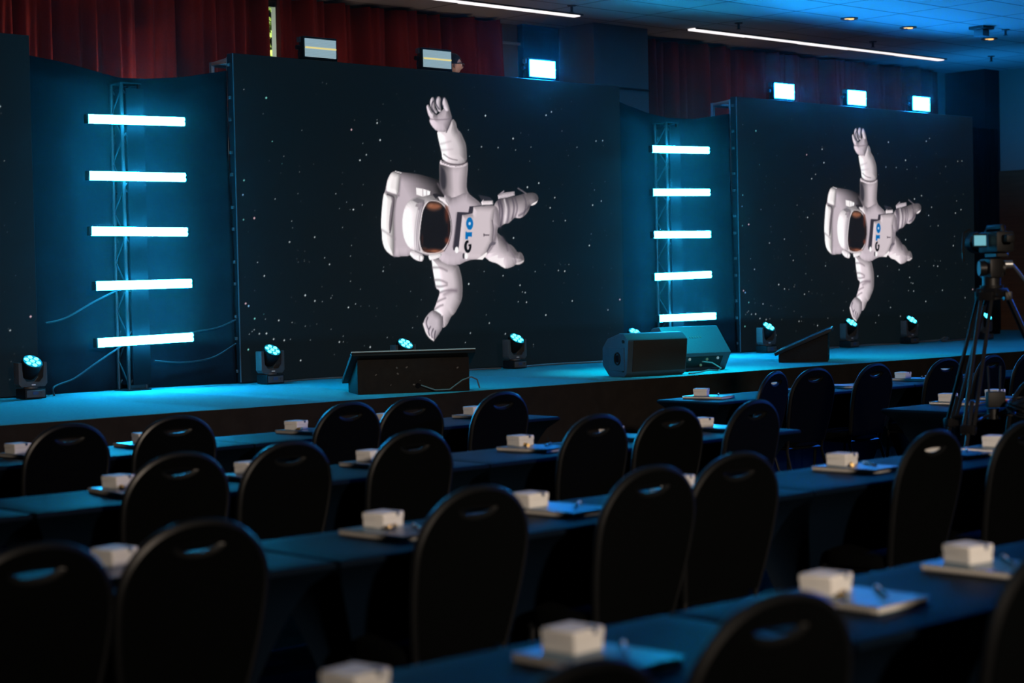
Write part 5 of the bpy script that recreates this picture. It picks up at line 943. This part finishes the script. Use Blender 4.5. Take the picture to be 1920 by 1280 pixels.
def person(loc, rz):
    t = thing('person', 'dark-haired person in glasses behind the middle screen, half hidden by a flood panel', 'person', loc, rz)
    # skeleton, facing +x; feet at z = 0, height 1.72
    J = []; E_ = []; R_ = []
    def j(p, r, parent=None):
        J.append(p); R_.append(r)
        if parent is not None: E_.append((parent, len(J)-1))
        return len(J)-1
    pel = j((0, 0, .93), .125); ab = j((.01, 0, 1.08), .12, pel); chst = j((0, 0, 1.27), .135, ab); nk = j((.01, 0, 1.43), .062, chst); sk = j((.03, 0, 1.53), .055, nk)
    for s_ in (-1, 1):
        sh = j((0, s_*.17, 1.38), .062, chst); el = j((.02, s_*.23, 1.12), .042, sh); wr = j((.20, s_*.20, .98), .030, el); pm = j((.27, s_*.19, .97), .034, wr)
        for q in range(4):
            y = s_*(.215-.018*q); ln = (.065, .078, .072, .055)[q]
            k1 = j((.30, y, .975), .0095, pm); k2 = j((.30+ln*.6, y, .965), .0088, k1); j((.30+ln, y, .94), .0078, k2)
        th = j((.27, s_*.145, .985), .011, pm); j((.315, s_*.135, .975), .009, th)
        hp = j((0, s_*.095, .88), .088, pel); kn = j((.02, s_*.10, .48), .056, hp); an = j((0, s_*.105, .08), .040, kn); hl = j((.04, s_*.11, .035), .036, an); j((.17, s_*.12, .028), .030, hl)
    me_ = bpy.data.meshes.new('sk'); me_.from_pydata(J, E_, []); o = bpy.data.objects.new('sk', me_); COL.objects.link(o)
    sm = o.modifiers.new('skin', 'SKIN'); sm.use_smooth_shade = True
    for i, r in enumerate(R_): me_.skin_vertices[0].data[i].radius = (r, r)
    me_.skin_vertices[0].data[0].use_root = True
    o.modifiers.new('sub', 'SUBSURF').levels = 2
    dg = bpy.context.evaluated_depsgraph_get(); ev = bpy.data.meshes.new_from_object(o.evaluated_get(dg))
    b = MB(); b.bm.from_mesh(ev); bpy.data.objects.remove(o)
    # head with a face, looking along +x
    HC = Vector((.045, 0, 1.605))
    def head_pt(th, ph, k=1.0, face=True):
        d = Vector((math.sin(th)*math.cos(ph), math.sin(th)*math.sin(ph), math.cos(th)))
        r = Vector((d.x*.098, d.y*.076, d.z*.115))
        if d.z < 0: r.x *= 1-.10*(-d.z); r.y *= 1-.30*(-d.z)
        if face:
            fx = max(0, d.x)
            def bump(z, y, sz, sy, a): return a*math.exp(-((r.z-z)/sz)**2-((r.y-y)/sy)**2)*fx**2
            r.x += bump(-.022, 0, .022, .012, .026) + bump(-.005, 0, .03, .009, .012) + bump(.022, 0, .012, .05, .007) - bump(.004, .03, .012, .016, .010) - bump(.004, -.03, .012, .016, .010)
            r.x += bump(-.060, 0, .007, .022, .008) + bump(-.072, 0, .006, .02, .007) - bump(-.066, 0, .003, .024, .004) + bump(-.098, 0, .018, .03, .016)
        return HC + r*k
    nu, nv = 44, 34; rows = []
    for jn in range(1, nv): rows.append([b.bm.verts.new(head_pt(PI*jn/nv, 2*PI*k/nu)) for k in range(nu)])
    tp = b.bm.verts.new(head_pt(0.001, 0)); bt = b.bm.verts.new(head_pt(PI-.001, 0))
    for k in range(nu):
        b.bm.faces.new((tp, rows[0][k], rows[0][(k+1) % nu])); b.bm.faces.new((bt, rows[-1][(k+1) % nu], rows[-1][k]))
    for a, c in zip(rows, rows[1:]):
        for k in range(nu): b.bm.faces.new((a[k], c[k], c[(k+1) % nu], a[(k+1) % nu]))
    for s_ in (-1, 1): b.ball(HC+Vector((-.012, s_*.074, -.012)), (.020, .010, .032), 10, 8)
    bd = b.build('body', M['skin'], t)
    rm = bd.modifiers.new('fuse', 'REMESH'); rm.mode = 'VOXEL'; rm.voxel_size = .005; rm.use_smooth_shade = True
    # hair cap with a fringe
    b = MB(); rows = []; n2 = 40; rh = random.Random(2)
    for jn in range(0, 15):
        row = []
        for k in range(n2):
            ph = 2*PI*k/n2; fr = max(0, math.cos(ph)); lim = 1.02 + .75*(1-fr**.6) - (.25 if abs(math.sin(ph)) > .8 else 0)
            th = max(.02, lim*jn/14)
            row.append(b.bm.verts.new(head_pt(th, ph, 1.10+.015*math.sin(9*ph+3*th), False)))
        rows.append(row)
    inner = [b.bm.verts.new(HC+(v.co-HC)*.86) for v in rows[-1]]
    rows.append(inner)
    b.bm.faces.new(rows[0][::-1])
    for a, c in zip(rows, rows[1:]):
        for k in range(n2): b.bm.faces.new((a[k], c[k], c[(k+1) % n2], a[(k+1) % n2]))
    b.build('hair', M['hair'], t)
    b = MB()
    for s_ in (-1, 1):
        c = HC+Vector((.108, s_*.033, .002))
        b.tube([c+Vector((-.006*abs(math.cos(a))*(1 if math.cos(a)*s_ > 0 else 0), .026*math.cos(a), .019*math.sin(a))) for a in np.linspace(0, 2*PI, 18, endpoint=False)], .0026, 6, closed=True)
        b.tube([c+Vector((0, s_*.026, .006)), HC+Vector((.06, s_*.080, .008)), HC+Vector((-.015, s_*.083, .006))], .0038, 6)
    b.tube([HC+Vector((.108, -.008, .006)), HC+Vector((.113, 0, .008)), HC+Vector((.108, .008, .006))], .0022, 6)
    b.build('glasses', M['glasses'], t)
    for s_ in (-1, 1):
        b = MB(); b.tube([HC+Vector((.099, s_*.018, .030)), HC+Vector((.098, s_*.034, .035)), HC+Vector((.086, s_*.050, .029))], .004, 6); b.build('eyebrow', M['hair'], t)
        b = MB(); b.ball(HC+Vector((.078, s_*.031, .003)), .0125, 10, 8); b.build('eye', M['white_mark'], t)
    # clothes
    def shell(name, levels, m_):
        b = MB(); b.loft([[Vector((cx+rx*math.cos(a), cy+ry*math.sin(a), z)) for a in np.linspace(0, 2*PI, 28, endpoint=False)] for z, cx, cy, rx, ry in levels]); return b
    b = shell('shirt', [(.86, 0, 0, .145, .185), (1.0, .005, 0, .145, .175), (1.2, 0, 0, .15, .19), (1.34, 0, 0, .14, .205), (1.415, 0, 0, .105, .155), (1.455, .01, 0, .075, .075)], None)
    for s_ in (-1, 1): b.tube([(0, s_*.16, 1.38), (.01, s_*.215, 1.24), (.02, s_*.235, 1.13)], [.075, .064, .056], 14)
    b.build('shirt', M['shirt'], t)
    b = MB()
    for s_ in (-1, 1): b.tube([(0, s_*.095, .90), (.012, s_*.10, .60), (.02, s_*.10, .47), (0, s_*.105, .09)], [.108, .086, .074, .062], 16)
    b.box((0, 0, .90), (.25, .33, .10), bev=.04); b.build('trousers', M['shirt'], t)
    return t
person((PX-.045, PY, PZF), math.radians(-12))

# ------------------------------------------------------------------ video camera on a tripod in the aisle
TX, TY = 8.86, 5.60
HEADZ = 1.575
t = thing('tripod', 'tall black twin-tube video tripod standing in the aisle', 'tripod', (TX, TY, 0), 0)
rgt = Vector((.73, -.68, 0)); away = Vector((.68, .73, 0))
apex = Vector((0, 0, HEADZ-.04))
b = MB(); b.cyl((0, 0, HEADZ-.10), (0, 0, HEADZ-.02), .055, .065, n=20); b.box((0, 0, HEADZ-.06), (.13, .13, .05), bev=.01); b.build('crown', M['black_metal'], t)
legs = [(-.36, -.42), (-.30, .55), (.72, -.05)]
for lx, ly in legs:
    d = (rgt*lx+away*ly); side = Vector((0, 0, 1)).cross(d).normalized()
    top = d*.10+Vector((0, 0, HEADZ-.05)); foot = d+Vector((0, 0, .02)); mid = top.lerp(foot, .52)
    b = MB()
    for s_ in (-1, 1): b.tube([top+side*(.032*s_), mid+side*(.030*s_)], .0115, 8)
    b.tube([top.lerp(foot, .40), top.lerp(foot, .975)], .013, 8)
    for k in (.02, .50): b.box(top.lerp(foot, k), (.085, .04, .05), rot=Rz(math.atan2(side.y, side.x)), bev=.008)
    lg = b.build('leg', M['black_metal'], t)
    b = MB(); b.ball(foot+Vector((0, 0, .005)), (.03, .03, .025), 12, 8); b.build('rubber_foot', M['black_plastic'], lg)
b = MB(); c = Vector((0, 0, .84)); 
for lx, ly in legs:
    d = (rgt*lx+away*ly); p = d*.10+(d*.9)*.50+Vector((0, 0, .80)); b.tube([c, p], .010, 6)
b.cyl(c-Vector((0, 0, .03)), c+Vector((0, 0, .03)), .035, n=14)
b.build('spreader', M['black_metal'], t)
b = MB(); b.cyl((0, 0, HEADZ-.02), (0, 0, HEADZ+.03), .05, n=18); b.box((0, 0, HEADZ+.075), (.085, .13, .11), rot=Rz(-.5), bev=.015); b.cyl(rgt*-.07+Vector((0, 0, HEADZ+.075)), rgt*.07+Vector((0, 0, HEADZ+.075)), .042, n=18); b.build('fluid_head', M['black_metal'], t)
b = MB(); h0 = rgt*.085+Vector((0, 0, HEADZ+.095)); b.tube([h0, h0+rgt*.03, h0+rgt*.09-away*.10+Vector((0, 0, -.11)), h0+rgt*.15-away*.28+Vector((0, 0, -.24))], [.012, .009, .009, .012], 8); b.cyl(h0-rgt*.03, h0+rgt*.03, .022, n=12); b.build('pan_handle', M['alu'], t)

cz = HEADZ+.135
t = thing('video_camera', 'black video camera with a lit side screen on the aisle tripod', 'camera', (TX, TY, cz), math.radians(-34))
# camera looks to the stage: local +y forward
b = MB(); b.box((.03, 0, .085), (.105, .25, .115), bev=.014); b.build('camera_body', M['black_plastic'], t)
b = MB(); b.cyl((.03, .12, .09), (.03, .23, .09), .046, n=20); b.cyl((.03, .23, .09), (.03, .29, .09), .058, .062, n=20); b.build('lens_barrel', M['black_plastic'], t)
b = MB(); b.tube([(.03, -.09, .14), (.03, -.09, .168), (.03, .10, .168), (.03, .13, .14)], .014, 8); b.build('top_handle', M['black_plastic'], t)
b = MB(); b.box((-.075, -.02, .095), (.095, .012, .075), rot=Rz(.25), bev=.004); s_ = b.build('side_screen', M['black_plastic'], t)
b = MB(); b.box((-.077, -.0285, .095), (.078, .004, .056), rot=Rz(.25)); b.build('screen_picture', M['lcd'], s_, smooth=False)
b = MB(); b.box((.03, -.155, .10), (.05, .08, .045), bev=.012); b.build('eyepiece', M['black_plastic'], t)
b = MB(); b.box((.03, 0, .012), (.07, .16, .024), bev=.004, seg=1); b.build('mounting_plate', M['black_metal'], t)
b = MB(); b.tube([(-.10, .05, .16), (-.14, .05, .14), (-.15, .04, .06), (-.145, .04, -.02)], .006, 6); b.build('antenna_lead', M['black_plastic'], t)

# gear hung on the spreader: transmitter box and a bundle of cables
g0 = Vector((TX, TY, .90))
t = thing('transmitter', 'small black electronic box clamped on the tripod spreader', 'electronic box', (TX-.06, TY-.03, .872), math.radians(-42))
b = MB(); b.box((.02, 0, .05), (.10, .06, .09), bev=.01); b.build('case', M['black_plastic'], t)
for q in ((-.01, -.015), (.05, .056)):
    b = MB(); b.cyl((q[0], .02, .09), (q[1], .02, .235), .006, n=8); b.build('antenna', M['black_plastic'], t)
b = MB(); b.box((.075, -.02, .04), (.012, .018, .018), bev=.003, seg=1); b.build('connector', M['red'], t)
t = thing('cable_bundle', 'tangled bundle of dark cables with red tips hanging beside the tripod spreader', 'cables', (TX, TY, .88))
rg = random.Random(8)
cc = rgt*.12-away*.20
b = MB()
for k in range(9):
    o = cc+Vector((0, 0, rg.uniform(-.03, .06))); ax = Vector((rg.uniform(-.4, .4), rg.uniform(-.4, .4), 1)).normalized(); u = ax.orthogonal().normalized(); v = ax.cross(u); r = rg.uniform(.085, .14)
    b.tube([o+u*(r*math.cos(a))+v*(r*.7*math.sin(a)) for a in np.linspace(0, 2*PI, 26, endpoint=False)], rg.uniform(.005, .008), 6, closed=True)
b.tube([rgt*.022-away*.037-Vector((0, 0, .04)), rgt*.06-away*.10+Vector((0, 0, .0)), cc+Vector((0, 0, .05))], .008, 6)
b.tube([cc+rgt*.05+Vector((0, 0, .03)), cc+rgt*.16+Vector((0, 0, -.05)), cc+rgt*.20+Vector((0, 0, -.14))], .008, 6)
b.tube([cc+rgt*.02, cc+rgt*.10+Vector((0, 0, .10)), cc+rgt*.13+Vector((0, 0, .22))], .007, 6)
b.build('cable', M['black_plastic'], t)
b = MB()
for k in range(5): p = cc+rgt*rg.uniform(.05, .19)+Vector((0, 0, rg.uniform(-.12, .02))); b.cyl(p, p+Vector((.01, .0, .022)), .006, n=8)
b.build('connector', M['red'], t)

# ------------------------------------------------------------------ thin haze volume, added to imitate lens bloom around the lights
hz = bpy.data.materials.new('bloom_haze'); hz.use_nodes = True
nt = hz.node_tree; nt.nodes.remove(nt.nodes['Principled BSDF'])
vsn = nt.nodes.new('ShaderNodeVolumeScatter'); vsn.inputs['Color'].default_value = (1, 1, 1, 1)
vsn.inputs['Density'].default_value = 0.0036; vsn.inputs['Anisotropy'].default_value = 0.90
nt.links.new(vsn.outputs['Volume'], nt.nodes['Material Output'].inputs['Volume'])
b = MB(); b.box((15.2, 12.17, 2.84), (19.4, 2.36, 3.24))
o = b.build('haze', hz, smooth=False)
tag(o, 'thin haze added over the stage to imitate lens bloom', 'haze', kind='stuff')
